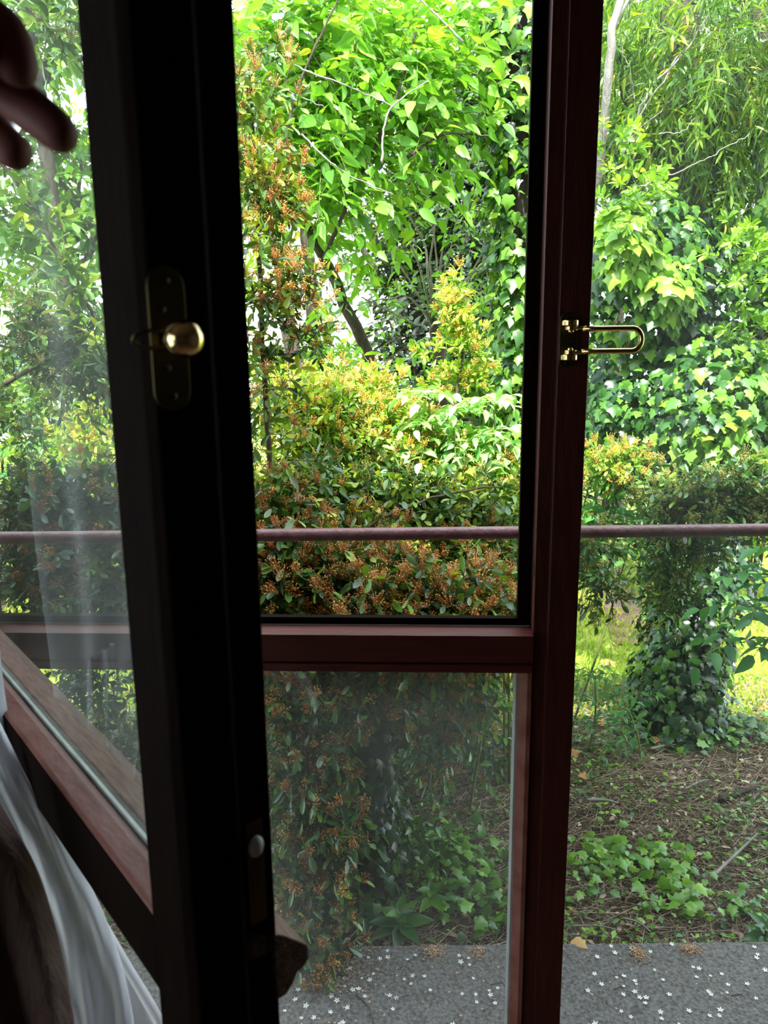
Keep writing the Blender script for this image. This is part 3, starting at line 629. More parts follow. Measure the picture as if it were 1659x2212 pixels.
# --- firethorn right of the post
t = thing('firethorn_branches', 'firethorn branches with yellow green and rusty buds right of the window post near the rail', 'bush')
P = Plant()
for (u, v, Y, ru, rv, n, mm, cm_) in [(1320, 1000, 2.9, 90, 28, 110, L_BERRYL, BERRYG), (1400, 1030, 2.85, 60, 35, 70, L_BERRY, BERRYK), (1500, 1080, 2.6, 110, 55, 200, L_BERRY, BERRYK), (1620, 1050, 2.6, 70, 60, 130, L_BERRY, BERRYK),
                                  (1480, 1190, 2.7, 80, 50, 110, L_BERRY, BERRYK), (1440, 1270, 2.75, 40, 60, 70, L_BERRY, BERRYK), (1270, 1180, 2.3, 40, 45, 45, L_BERRY, BERRYK), (1300, 1260, 2.25, 32, 45, 40, L_BERRY, BERRYK), (1700, 1120, 2.5, 80, 60, 80, L_BERRY, BERRYK)]:
    q, s = blob_pts(u, v, Y, ru, rv, .1, n); berry_twigs(P, q, s, .7, .034, .09, .3, 7, mm, (.15, .8), (0, -.2, .2), cm_, .021, 26)
branch('stem', [at(1180, 1150, 2.4), at(1260, 1140, 2.35), at(1290, 1220, 2.3), at(1325, 1310, 2.25)], .006, .002, TWIGD, t)
branch('stem', [at(1750, 1150, 2.6), at(1600, 1090, 2.6), at(1450, 1040, 2.8), at(1270, 1000, 2.9)], .008, .002, TWIGD, t)
P.build(t)

# --- shrubs seen through the open sash, left edge
t = thing('firethorn_left', 'grey green firethorn seen through the glass of the open sash at the left edge', 'bush')
P = Plant()
for (u, v, Y, ru, rv, n, mm, cl, cm_, tn) in [(80, 720, 2.6, 70, 60, 90, L_BERRY, .9, BERRYK, (.1, .6)), (180, 800, 2.6, 70, 60, 100, L_BERRY, .7, BERRYK, (.1, .7)), (200, 930, 3.3, 70, 50, 120, L_BERRYL, .9, BERRYG, (.5, 1)),
                                  (100, 1090, 2.2, 130, 60, 170, L_BERRY, .3, BERRY, (0, .5)), (200, 1080, 2.3, 60, 80, 80, L_BERRY, .6, BERRY, (0, .6)), (120, 1230, 2.15, 140, 70, 190, L_BERRY, .4, BERRY, (0, .55)), (240, 1270, 2.1, 60, 60, 80, L_BERRY, .6, BERRYK, (.1, .7)),
                                  (200, 1480, 2.3, 60, 60, 60, L_BERRY, .1, BERRY, (0, .4)), (210, 1590, 2.3, 50, 70, 50, L_BERRY, .1, BERRY, (0, .4)), (300, 1640, 2.2, 30, 60, 40, L_BERRY, .1, BERRY, (0, .5)), (350, 1200, 2.2, 150, 160, 260, L_BERRY, .4, BERRY, (0, .6)), (40, 900, 2.9, 60, 120, 90, L_BERRY, .3, BERRYK, (.2, .8)), (420, 950, 2.7, 150, 160, 120, L_BERRY, .4, BERRY, (0, .6))]:
    q, s = blob_pts(u, v, Y, ru, rv, .12, n); berry_twigs(P, q, s, cl, .04, .12, .3, 8, mm, tn, (0, -.2, .2), cm_, .022, 24)
path = [at(-20, 330, 2.4), at(40, 400, 2.4), at(120, 540, 2.4), at(215, 700, 2.4), at(320, 860, 2.4)]
branch('stem', path, .0065, .0055, TWIGD, t)
q, s = path_pts(path, 60, .02); berry_twigs(P, q, nrmz(rng.normal(size=s.shape)), .1, .055, .09, .2, 7, L_BERRY, (.3, .95), (0, -.1, .4), BERRYK, .02, 20)
branch('stem', [at(10, 830, 2.5), at(110, 770, 2.5), at(190, 720, 2.5), at(280, 900, 2.5)], .008, .003, TWIGD, t)
q, s = blob_pts(110, 60, 2.4, 60, 60, .08, 30); berry_twigs(P, q, s, .4, .05, .1, .2, 7, L_BERRY, (.2, .8), (.2, -.1, 0), BERRYK, .018, 22)
branch('stem', [at(-60, -80, 2.4), at(60, 20, 2.4), at(125, 90, 2.4), at(180, 160, 2.4)], .006, .002, TWIGD, t)
P.build(t)

# --- cherry tree overhead
def tree_leaves(P, u, v, Y, ru, rv, ry, n, m, size, tmpl=LEAF_OVA, k=8, length=.4, droop=.25, tint=(.3, .9), bias=(0, -.2, -.05), r=.002, side=True, up=.8):
    q, s = blob_pts(u, v, Y, ru, rv, ry, n); P.twigs(q, dirs(s, bias, .5, .5), length, droop, k, size, tmpl, m, tint, r=r, side_only=side, up=up)
t = thing('cherry_tree', 'cherry tree with bright green leaves filling the upper part of the opening', 'tree')
P = Plant()
for a in [(600, 60, 3.9, 120, 90, .35, 80), (750, 100, 4.0, 130, 110, .4, 100), (900, 130, 4.1, 110, 90, .35, 70), (640, 250, 3.9, 130, 110, .4, 95), (800, 300, 4.1, 130, 80, .35, 75), (960, 190, 4.1, 70, 60, .3, 32), (690, 380, 4.0, 120, 60, .35, 50), (850, 400, 3.9, 50, 25, .2, 9),
          (700, 470, 4.0, 60, 35, .3, 14), (1000, 60, 4.5, 110, 80, .4, 60), (560, 360, 4.3, 80, 90, .4, 40), (735, 640, 4.2, 40, 60, .3, 8), (745, 760, 4.2, 30, 60, .2, 8)]:
    tree_leaves(P, *a, L_CHERRY, .092)
P.build(t, TWIGG)
branch('trunk', [at(980, 1400, 4.9), at(930, 1100, 4.8), at(800, 780, 4.6), at(700, 560, 4.4), at(640, 430, 4.3), at(560, 250, 4.3)], .05, .015, BARKD, t, wob=.006)
for pts, r0 in [([at(610, 350, 3.9), at(625, 260, 3.9), at(650, 170, 3.9), at(740, -20, 3.9)], .014), ([at(590, 110, 3.9), at(655, 150, 3.9), at(760, 190, 3.95), at(860, 235, 4.0)], .008), ([at(825, 350, 4.0), at(840, 240, 4.0), at(925, 175, 4.0)], .009),
                ([at(505, 60, 3.9), at(600, 180, 3.9), at(700, 230, 3.9)], .007), ([at(650, 290, 4), at(740, 370, 4), at(850, 420, 3.95)], .007), ([at(700, 560, 4.4), at(760, 420, 4.3), at(850, 230, 4.2), at(900, 60, 4.2)], .018), ([at(880, 340, 4.2), at(960, 290, 4.3), at(1060, 295, 4.4)], .014), ([at(1000, 90, 4.2), at(930, 20, 4.2), at(850, -60, 4.2)], .01)]:
    r0 *= .6; pts = [p*(3.45/p.y if p.y < 4.05 else 3.8/p.y)+Vector((0, 0, EYE))*(1-(3.45/p.y if p.y < 4.05 else 3.8/p.y)) for p in pts]
    branch('branch', pts, r0, r0*.4, BARKD if r0 > .006 else BARKG, t, wob=.0015)

# --- pollard with pale stems
t = thing('pollarded_tree', 'small pollarded tree with pale bare stems fanning up from a knob in the middle', 'tree')
bs = at(940, 720, 4.9)
branch('trunk', [Vector((bs.x+.15, 4.95, GR-.05)), Vector((bs.x+.1, 4.9, .6)), at(945, 760, 4.9), at(938, 690, 4.9)], .05, .035, BARKD, t, wob=.008)
for (u1, v1, u2, v2) in [(900, 560, 840, 430), (905, 640, 800, 470), (915, 520, 865, 445), (930, 560, 960, 380), (950, 640, 1000, 420), (960, 620, 1090, 330), (945, 600, 925, 420), (870, 640, 770, 660), (900, 700, 780, 640), (1000, 620, 1100, 450), (955, 560, 985, 300), (1060, 540, 1075, 330)]:
    branch('stem', [at(938, 700, 4.9), at((938+u1)/2, (700+v1)/2-8, 4.85), at(u1, v1, 4.8), at(u2, v2, 4.7)], .009, .004, TWIGP, t, n=12, wob=.004, sides=6)
P = Plant(); 
for a in [(1000, 700, 4.7, 100, 70, .2, 14), (860, 620, 4.8, 80, 80, .2, 12), (1060, 560, 4.6, 60, 70, .2, 22), (1010, 430, 4.9, 90, 50, .3, 16)]: tree_leaves(P, *a, L_CHERRY, .06, tint=(.3, .8))
P.build(t, TWIGG)

# --- elder saplings with compound leaves
def pinnate(P, base, d, n_l, size, m=L_ELDER, tint=(.4, 1)):
    pass
def elder(name, label, tips, leaf, Y, side=0, tint=(.4, 1), count=9, spread=.16):
    t = thing(name, label, 'shrub'); P = Plant()
    for (u, v) in tips:
        top = at(u, v, Y); foot = Vector((top.x+random.uniform(-.1, .1)+side, Y+random.uniform(-.05, .05), GR-.02))
        branch('stem', [foot, foot.lerp(top, .5)+Vector((.02, 0, 0)), top], .006, .003, TWIGG, t, n=10, sides=6)
        for lev in range(3):
            c = np.array(top)-np.array([0, 0, .11*lev]); k = count-2
            a = np.arange(k)*2*PI/k+lev; dd = np.stack([np.cos(a), np.sin(a), np.full(k, .35-.1*lev)], 1)+rng.normal(0, .12, (k, 3))
            P.twigs(np.repeat(c[None], k, 0), dd, spread*(1+.25*lev), .45, 7, leaf, LEAF_OVA, m=L_ELDER, tint=tint, r=.0016, side_only=True, up=1.2)
    return P.build(t, TWIGG)
elder('elder_sapling', 'pale green elder sapling with one upright shoot left of the post above the gold bush', [(1065, 865)], .055, 2.8, tint=(.7, 1))
elder('elder_sapling', 'pale green elder shoots rising behind the gold bush at the foot of the golden spire', [(925, 850), (980, 890)], .06, 2.85, tint=(.6, 1))
elder('elder_sapling', 'bright elder leaves with pale florets at the right end of the bush beside the post', [(1060, 950), (1110, 965), (1020, 970)], .05, 2.85, tint=(.6, 1))
elder('elder_sapling', 'green elder leaves below the rail beside the left edge of the post', [(1075, 1190), (1110, 1260)], .045, 2.6, spread=.1)
elder('elder_sapling', 'blue green elder leaves right of the post just above the rail', [(1275, 1040), (1330, 1075), (1390, 1060)], .055, 3.05, side=-.32, tint=(.1, .6))
elder('elder_sapling', 'dark blue green elder spray right of the post reaching toward the ivy covered trunk foot', [(1285, 1460), (1340, 1500)], .035, 3.0, tint=(0, .35))
elder('elder_sapling', 'big dark elder leaves at the right edge of the view below the rail', [(1640, 1240), (1720, 1200)], .07, 2.3, side=.7, tint=(0, .3), count=6, spread=.15)
elder('elder_sapling', 'pale elder bush seen through the open sash glass at far left', [(60, 960), (120, 900), (20, 1020), (180, 1010)], .055, 3.4, tint=(.3, 1))

# --- left trunk, dark, behind the lower pane
def ivy_on(P, path, n, rad, size, m, tint, bias=(0, -.6, -.3), tmpl=LEAF_IVY, outk=1.0):
    q, tdir = path_pts(path, n, .001)
    rnd = nrmz(rng.normal(size=q.shape)); sd_ = nrmz(rnd-tdir*(rnd*tdir).sum(1, keepdims=True))
    r = (rad*rng.uniform(.7, 1.25, n))[:, None]
    pos = q+sd_*r*outk; d = nrmz(np.array([0, 0, -1.])+sd_*.5+rng.normal(0, .45, q.shape)); nn = nrmz(sd_+np.array([0, 0, .45])+rng.normal(0, .3, q.shape))
    V, T = inst(tmpl, pos, d, nn, size*rng.uniform(.5, 1.25, n)); tn = np.clip(rng.uniform(*tint, n), 0, 1)
    P.L.setdefault(m.name, [m, []])[1].append((V, T, np.repeat(tn, len(tmpl[0]))))
t = thing('dark_ivy_trunk', 'dark shaded tree trunk behind the lower glass pane, clad in dull ivy', 'tree')
path = [at(770, 2060, 2.16), at(775, 1900, 2.2), at(780, 1700, 2.25), at(800, 1500, 2.3), at(800, 1300, 2.5), at(700, 1000, 3.2), at(640, 800, 3.6), at(600, 500, 3.7)]
P_ = smooth_path(path, 40, .006); MB().tube(P_, [.105-.05*min(1, i/22) - .025*max(0, (i-22)/18) for i in range(41)], 16).build('trunk', BARKD, t, smooth=True)
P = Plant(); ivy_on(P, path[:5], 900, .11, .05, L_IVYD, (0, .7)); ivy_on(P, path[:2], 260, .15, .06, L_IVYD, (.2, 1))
for a, b in [((650, 1900), (640, 1700)), ((620, 2000), (640, 1850))]:
    ivy_on(P, [at(*a, 2.15), at(*b, 2.2)], 80, .06, .05, L_IVYD, (0, .5))
branch('branch', [at(800, 1480, 2.3), at(870, 1380, 2.4), at(880, 1200, 2.6)], .03, .012, BARKD, t)
branch('branch', [at(790, 1560, 2.3), at(700, 1450, 2.35), at(640, 1300, 2.4)], .025, .012, BARKD, t)
P.build(t)
# fine dark undergrowth around it
t = thing('shaded_shrub', 'dark leafy shrub around the shaded trunk behind the lower pane', 'shrub'); P = Plant()
for (u, v, Y, ru, rv, ry, n, tn) in [(720, 1560, 2.6, 140, 110, .25, 200, (0, .4)), (900, 1560, 2.9, 90, 90, .25, 110, (.1, .8)), (1040, 1560, 3.0, 80, 100, .25, 100, (0, .6)), (640, 1720, 2.6, 90, 150, .2, 150, (0, .3)), (860, 1750, 2.35, 60, 80, .12, 50, (.1, .6)), (620, 1900, 2.35, 60, 100, .12, 60, (0, .3)), (950, 1480, 2.7, 150, 50, .2, 120, (.1, .9)), (870, 1600, 3.3, 50, 120, .2, 50, (.6, 1))]:
    q, s = blob_pts(u, v, Y, ru, rv, ry, n); P.twigs(q, dirs(s, (0, -.2, .1)), .14, .3, 8, .04, LEAF_OVA, L_IVY, tn, r=.0012)
P.build(t)
def rosette(name, label, u, v, Y, k, size, m, tint, cat='plant', levels=2):
    t = thing(name, label, cat); P = Plant(); c = np.array(at(u, v, Y)); foot = Vector((c[0], Y+.01, GR-.03))
    branch('stem', [foot, foot.lerp(Vector(c), .6), Vector(c)], .005, .003, TWIGG, t, n=6, sides=6)
    for l in range(levels):
        a = np.arange(k)*2*PI/k+l*.4; kk = len(a); d = np.stack([np.cos(a), np.sin(a), np.full(kk, .15+.45*l)], 1)+rng.normal(0, .1, (kk, 3))
        V, T = inst(LEAF_OVA, np.repeat(c[None], kk, 0)+np.array([0, 0, -.02+.03*l]), d, np.tile(arr(0, -.25, 1), (kk, 1))+rng.normal(0, .15, (kk, 3)), size*(1-.3*l)*rng.uniform(.8, 1.15, kk))
        P.L.setdefault(m.name, [m, []])[1].append((V, T, np.repeat(rng.uniform(*tint, kk), len(LEAF_OVA[0]))))
    return P.build(t)
rosette('leafy_seedling', 'broad leaved green seedling at the concrete edge behind the lower pane', 865, 1985, 1.98, 7, .095, L_IVY, (.3, .6))
rosette('leafy_seedling', 'smaller upright seedling just right of and above the broad leaved one', 930, 1930, 2.05, 6, .06, L_IVY, (.4, .7))
rosette('leafy_seedling', 'bright green tuft sprouting from the dark trunk behind the lower pane', 745, 1675, 2.1, 7, .05, L_IVY, (.75, 1))
rosette('leafy_seedling', 'round leaved dark plant at the right edge on the concrete border', 1655, 2010, 1.93, 6, .075, L_IVY, (.3, .5))
# creeping ivy patches on the ground
def ivy_patch(label, pts, n, spread, size, tint):
    t = thing('ground_ivy', label, 'ivy'); P = Plant(); q, td = path_pts(pts, n, 1e-4)
    q = q+rng.normal(0, 1, q.shape)*np.array([spread, spread*.7, 0]); q[:, 2] = hgt(q[:, 0], q[:, 1])+rng.uniform(.02, .08, n)
    q[:, 1] = np.maximum(q[:, 1], 1.88)
    d = rng.normal(size=q.shape); d[:, 2] = -.2; nn = rng.normal(0, .35, q.shape)+np.array([0, -.4, 1])
    V, T = inst(LEAF_IVY, q, d, nn, size*rng.uniform(.55, 1.25, n)); P.L['a'] = [L_IVY, [(V, T, np.repeat(rng.uniform(*tint, n), len(LEAF_IVY[0])))]]
    g = q.copy(); g[:, 2] = hgt(q[:, 0], q[:, 1]); V, T = sticks(g+rng.normal(0, .02, g.shape)*np.array([1, 1, 0]), q, .0009, .0007); P.tw.append((V, T, np.full(len(V), .5)))
    P.build(t, TWIGG)
def G(u, v): d = ray(u, v); k = (GR-EYE)/d.z; return Vector((d.x*k, d.y*k, GR))
ivy_patch('bright green ivy patch on the litter right of the post, near the concrete', [G(1240, 1870), G(1350, 1880), G(1420, 1850), G(1460, 1930), G(1480, 1990)], 170, .06, .042, (.55, .95))
ivy_patch('green ivy creeping over the ground in the right half of the lower pane', [G(900, 1800), G(1010, 1850), G(1000, 1960), G(1080, 2000)], 190, .07, .045, (.4, .9))
ivy_patch('thin ivy trail beside the right edge of the view near the concrete', [G(1640, 1960), G(1600, 2000)], 30, .05, .035, (.4, .8))
ivy_patch('small light ivy patch in the litter at the left end right of the post', [G(1240, 1790), G(1290, 1820), G(1250, 1960)], 45, .05, .035, (.5, .9))
ivy_patch('ivy spreading at the foot of the ivy covered tree', [G(1360, 1580), G(1500, 1590), G(1590, 1620), G(1650, 1600)], 220, .10, .045, (.2, .8))

# --- ivy clad tree on the right
t = thing('ivy_covered_tree', 'big tree on the right with its trunk and crown smothered in dark and bright ivy', 'tree')
path = [G(1465, 1585)+Vector((0, 0, -.06)), at(1470, 1450, 3.3), at(1490, 1300, 3.35), at(1500, 1150, 3.4), at(1500, 950, 3.5), at(1490, 700, 3.6), at(1480, 450, 3.7), at(1470, 150, 3.8), at(1480, -200, 4.0)]
P_ = smooth_path(path, 40, .008); MB().tube(P_, [.13-.05*i/40 for i in range(41)], 18).build('trunk', BARKD, t, smooth=True)
P = Plant()
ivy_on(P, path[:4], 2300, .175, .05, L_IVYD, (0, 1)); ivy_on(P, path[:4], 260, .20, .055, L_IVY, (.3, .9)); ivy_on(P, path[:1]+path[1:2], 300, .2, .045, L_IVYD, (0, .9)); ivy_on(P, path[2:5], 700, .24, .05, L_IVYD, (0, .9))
def ivy_mass(P, u, v, Y, ru, rv, ry, n, size, m, tint, tmpl=LEAF_IVY):
    c = np.array(at(u, v, Y)); r = np.array([px(ru, Y), ry, px(rv, Y)]); q = nrmz(rng.normal(size=(n, 3))); q[:, 1] = -abs(q[:, 1])*.9
    pos = c+q*r*rng.uniform(.75, 1.1, (n, 1)); d = nrmz(np.array([0, -.2, -1.])+q*.4+rng.normal(0, .4, q.shape)); nn = nrmz(q+np.array([0, -.3, .6])+rng.normal(0, .3, q.shape))
    V, T = inst(tmpl, pos, d, nn, size*rng.uniform(.5, 1.25, n)); P.L.setdefault(m.name, [m, []])[1].append((V, T, np.repeat(np.clip(rng.uniform(*tint, n), 0, 1), len(tmpl[0]))))
for (u, v, Y, ru, rv, ry, n, m, tn, sz) in [(1420, 900, 3.5, 160, 130, .3, 700, L_IVY, (0, .7), .058), (1540, 880, 3.3, 150, 150, .35, 900, L_IVY, (.1, .92), .057), (1390, 600, 3.5, 130, 170, .3, 1000, L_IVY, (.1, .9), .057), (1520, 650, 3.6, 160, 160, .35, 900, L_IVY, (0, .8), .056), (1650, 600, 3.5, 120, 150, .3, 500, L_IVY, (.2, .9), .055), (1350, 520, 3.25, 60, 80, .12, 130, L_IVY, (.75, 1), .075), (1440, 620, 3.25, 60, 60, .12, 90, L_IVY, (.7, 1), .07), (1560, 930, 3.1, 80, 80, .12, 160, L_IVY, (.7, 1), .06),
                           (1580, 330, 3.9, 160, 160, .35, 700, L_IVYD, (0, 1), .055), (1440, 380, 4.2, 150, 130, .3, 500, L_IVYD, (0, 1), .055), (1660, 850, 3.4, 100, 160, .3, 450, L_IVY, (.3, 1), .05), (1340, 830, 3.8, 90, 120, .25, 350, L_IVYD, (0, 1), .05)]:
    ivy_mass(P, u, v, Y, ru, rv, ry, n, sz, m, tn)
for (u, v, ru, rv, n) in [(1370, 430, 60, 60, 16), (1600, 560, 60, 60, 26), (1640, 760, 50, 70, 22), (1590, 1000, 60, 40, 14), (1310, 330, 40, 50, 14)]:
    q, s = blob_pts(u, v, 3.15, ru, rv, .1, n); P.twigs(q, dirs(s, (0, -.3, .5)), .12, .2, 12, .045, LEAF_OBL, L_BERRYL, (.2, .7), r=.0015, rosette=1)
P.build(t)
for pts in [([at(1490, 700, 3.6), at(1420, 520, 3.8), at(1380, 300, 4.0), at(1320, 60, 4.1)]), ([at(1480, 450, 3.7), at(1560, 250, 3.7), at(1640, 20, 3.7)])]: branch('branch', pts, .05, .02, BARKD, t, wob=.006)

# --- willow-like tree upper right
t = thing('willow', 'narrow leaved drooping tree foliage in the upper right corner', 'tree')
P = Plant()
for (u, v, Y, ru, rv, ry, n) in [(1560, 120, 3.5, 130, 140, .3, 120), (1640, 60, 3.4, 100, 120, .25, 90), (1450, 60, 3.9, 130, 100, .35, 100), (1390, 170, 4.2, 110, 130, .35, 90), (1640, 300, 3.6, 80, 120, .2, 50), (1480, 260, 4.0, 130, 100, .3, 70), (1560, -60, 3.6, 200, 80, .4, 90), (1350, 0, 4.3, 100, 80, .3, 60)]:
    q, s = blob_pts(u, v, Y, ru, rv, ry, n); P.twigs(q, dirs(s, (0, -.2, -.3)), .32, .7, 16, .07, LEAF_NAR, L_WILL, (.1, .85), r=.0015, rosette=.5)
P.build(t, TWIGG)
branch('trunk', [Vector((2.6, 4.6, GR-.1)), Vector((2.5, 4.5, 1.2)), at(1700, 300, 4.2), at(1600, -50, 4.0), at(1560, -300, 4.0)], .07, .03, BARKD, t, wob=.006)
for pts, r in [([at(1350, 330, 3.3), at(1400, 200, 3.3), at(1470, 120, 3.3), at(1540, 20, 3.3)], .006), ([at(1345, 310, 3.3), at(1460, 130, 3.3), at(1530, 40, 3.35)], .004), ([at(1380, 405, 3.1), at(1500, 355, 3.1), at(1620, 290, 3.1)], .003), ([at(1420, 290, 3.1), at(1470, 285, 3.1), at(1500, 258, 3.1)], .0025), ([at(1320, 60, 3.5), at(1360, 150, 3.5), at(1372, 225, 3.5)], .003), ([at(1360, 300, 3.4), at(1480, 190, 3.4), at(1555, 122, 3.4)], .003)]:
    branch('twig', pts, r, r*.5, TWIGP, t, wob=.003)

# --- slender grey trunk beside the post
t = thing('slender_tree', 'slender grey tree trunk leaning beside the top of the window post', 'tree')
branch('trunk', [Vector((.98, 4.2, GR-.1)), at(1245, 700, 3.7), at(1297, 330, 3.4), at(1318, 120, 3.3), at(1335, 0, 3.3), at(1350, -200, 3.3)], .022, .014, BARKG, t, wob=.004)
branch('branch', [at(1322, 70, 3.3), at(1345, 20, 3.3), at(1380, -30, 3.3)], .009, .006, BARKG, t)
P = Plant(); tree_leaves(P, 1350, 60, 4.1, 40, 70, .2, 10, L_CHERRY, .07); tree_leaves(P, 1240, 300, 4.3, 50, 180, .3, 26, L_CHERRY, .07); P.build(t, TWIGG)

# --- ivy column left of the post
t = thing('ivy_wrapped_tree', 'ivy wrapped tree hanging with bright leaves just left of the window post at the top', 'tree')
c = at(1125, 300, 4.3); path = [Vector((c.x+.12, 4.4, GR-.1)), Vector((c.x+.1, 4.35, .9)), at(1125, 500, 4.3), at(1120, 250, 4.3), at(1115, 0, 4.3), at(1110, -200, 4.3)]
branch('trunk', path, .07, .05, BARKD, t)
P = Plant(); ivy_on(P, path[1:], 2200, .17, .075, L_IVY, (.1, .85)); ivy_on(P, path[2:5], 120, .2, .085, L_IVY, (.7, 1)); P.build(t)

# --- far conifer
t = thing('conifer', 'dark conifer standing behind the pollarded tree', 'tree')
cb = at(1030, 900, 7.5); branch('trunk', [Vector((cb.x, 7.5, GR-.1)), Vector((cb.x, 7.5, 4.2))], .12, .04, BARKD, t)
P = Plant(); n = 2000; z = rng.uniform(.2, 4.0, n); a = rng.uniform(0, 2*PI, n); rr = (1.15*(1-z/5.2))*np.sqrt(rng.random(n))
q = np.stack([cb.x+np.cos(a)*rr, 7.5+np.sin(a)*rr, z], 1); P.twigs(q, np.stack([np.cos(a), np.sin(a), np.full(n, .0)], 1), .5, .35, 12, .10, LEAF_OBL, L_CONIF, (0, 1), r=.004, side_only=True); P.build(t)

# --- background trees, each its own
FAR = [('tall bright green tree behind the cherry in the upper left of the opening', 640, 200, 8.5, 260, 260, 1.0, 170, .11, (.4, 1)),
       ('bright green tree behind the top of the opening, left of the ivy column', 930, 150, 8.8, 230, 230, 1.0, 150, .11, (.3, .95)),
       ('olive green tree behind the pollarded tree', 890, 560, 7.4, 130, 110, .5, 90, .08, (.0, .5)),
       ('mid green tree behind the slender grey trunk', 1330, 250, 7.5, 220, 300, .9, 330, .10, (.2, .8)),
       ('shady green tree far behind the ivy covered tree', 1650, 250, 7.8, 250, 330, .9, 300, .10, (.1, .7)),
       ('light green tree seen through the top of the open sash', 130, 480, 7.0, 190, 170, .7, 260, .10, (.05, .7)),
       ('leafy tree at the top left corner behind the hand', 60, 30, 6.5, 190, 110, .6, 110, .10, (.2, .8)),
       ('pale green tree hidden mostly by the sash stile', 380, 350, 8.5, 230, 340, .9, 260, .10, (.4, 1)),
       ('shady green bush behind the golden spire', 1060, 800, 5.6, 130, 130, .4, 150, .07, (0, .5)),
       ('low green bush under the white building', 690, 820, 5.2, 110, 70, .35, 110, .075, (.3, .9)),
       ('low green bush behind the left firethorn', 120, 850, 5.5, 220, 160, .5, 230, .08, (.2, 1)),
       ('low green bush behind the rail left of the post', 830, 1120, 4.6, 300, 90, .4, 230, .06, (.5, 1)),
       ('low green bush right of the post beyond the elder', 1300, 870, 5.8, 130, 110, .4, 120, .07, (.0, .5)),
       ('bright low bush at the right edge behind the ivy covered tree', 1650, 1000, 4.8, 90, 190, .4, 150, .06, (.4, 1)),
       ('sunlit bush at far left seen through the sash glass above the rail', 60, 1060, 4.6, 160, 90, .4, 150, .06, (.7, 1))]
for (lab, u, v, Y, ru, rv, ry, n, sz, tn) in FAR:
    c = at(u, v, Y); tall = v < 650
    t = thing('background_tree' if tall else 'background_bush', lab, 'tree' if tall else 'bush')
    if tall:
        branch('trunk', [Vector((c.x+.2, Y, GR-.1)), Vector((c.x+.1, Y, max(.4, c.z*.5))), c], .09, .05, BARKD, t, wob=.01, n=14)
        for k in range(4): branch('branch', [c-Vector((0, 0, .6)), c+Vector((random.uniform(-.6, .6), 0, random.uniform(-.2, .5))), c+Vector((random.uniform(-1, 1)*px(ru, Y), 0, random.uniform(0, .9)*px(rv, Y)))], .035, .012, BARKD, t, n=10, wob=.012)
    else:
        for k in range(3): branch('stem', [Vector((c.x, Y, GR-.1)), c+Vector((random.uniform(-.2, .2), 0, 0))], .02, .008, BARKD, t, n=6)
    P = Plant(); q, s = blob_pts(u, v, Y, ru, rv, ry, n); P.twigs(q, dirs(s, (0, -.2, .1)), .45 if tall else .28, .3, 13, sz, LEAF_FAR, L_BACK, tn, r=.004 if tall else .002); P.build(t)

# --- white building far behind
bd = thing('white_building', 'white rendered building glimpsed through the leaves at the left', 'building')
MB().box((-9, 15, GR-.1), (-1.1, 19, 4.6)).build('wall', WHITEB, bd)
MB().box((-9.3, 14.8, 4.6), (-.9, 19.3, 4.8)).build('roof', WHITEB, bd)
for x in (-7.4, -5.6, -3.6, -2.2):
    for z in (.9, 3.0):
        f = MB().box((x, 14.96, z), (x+.8, 15.02, z+1.1)).build('window', WHITEB, bd, bevel=.02); MB().box((x+.08, 14.93, z+.08), (x+.72, 14.97, z+1.02)).build('pane', WINB, f)

# ================================================================== small things
# fallen blossoms: star flowers on the slab
def star(n, r, w, z=.0008):
    mb = MB()
    for i in range(n):
        a = 2*PI*i/n; c, s = math.cos(a), math.sin(a)
        pts = [(0, 0, 0), (.55, -w, .25), (1, -w*.35, .35), (1, w*.35, .35), (.55, w, .25)]
        mb.add([((x*c-y*s)*r, (x*s+y*c)*r, z+zz*r) for x, y, zz in pts], [(0, 1, 2, 3, 4)])
    mb.ball((0, 0, z+.0006), r*.22, 8, 4, (1, 1, .6)); return mb
fl = star(5, .0078, .3).build('fallen_blossom', PETAL, tintattr=True); flm = fl.data
ZONES = [('seen through lower pane, on concrete strip toward the garden', 'seen through lower pane, on nearer concrete strip'), ('right of the post, on concrete strip toward the garden', 'right of the post, on nearer concrete strip')]
def zone(ob, x, y, what, cat, grp):
    z_ = ZONES[1 if x/y > .215 else 0][1 if y < 1.69 else 0]
    tag(ob, what+' '+z_, cat, grp+' '+z_)
spots = []
while len(spots) < 215:
    x = random.uniform(-.62, 1.12); y = random.uniform(1.44, 1.835)
    if random.random() < .25+.75*(math.sin(x*9+1)*math.sin(y*11+x*3) > -.1): spots.append((x, y))
for i, (x, y) in enumerate(spots):
    ob = fl if i == 0 else fl.copy()
    if i: COL.objects.link(ob)
    ob.location = (x, y, SLAB+.0002); ob.rotation_euler = (random.uniform(-.15, .15), random.uniform(-.15, .15), random.uniform(0, 6)); s = random.uniform(.55, 1.05); ob.scale = (s, s, s); zone(ob, x, y, 'white star blossom', 'flower', 'white blossoms')
bd_ = star(5, .0034, .34).build('fallen_bud', BUDT)
for i in range(150):
    ob = bd_ if i == 0 else bd_.copy()
    if i: COL.objects.link(ob)
    k = random.random() < .45
    x = random.gauss(-.12, .10) if k else random.uniform(-.62, 1.12); y = random.uniform(1.46, 1.835)
    ob.location = (x, y, SLAB+.0002); ob.rotation_euler = (random.uniform(-.2, .2), random.uniform(-.2, .2), random.uniform(0, 6)); s = random.uniform(.6, 1.2); ob.scale = (s, s, s); zone(ob, x, y, 'tan flower cup', 'bud', 'tan flower cups')
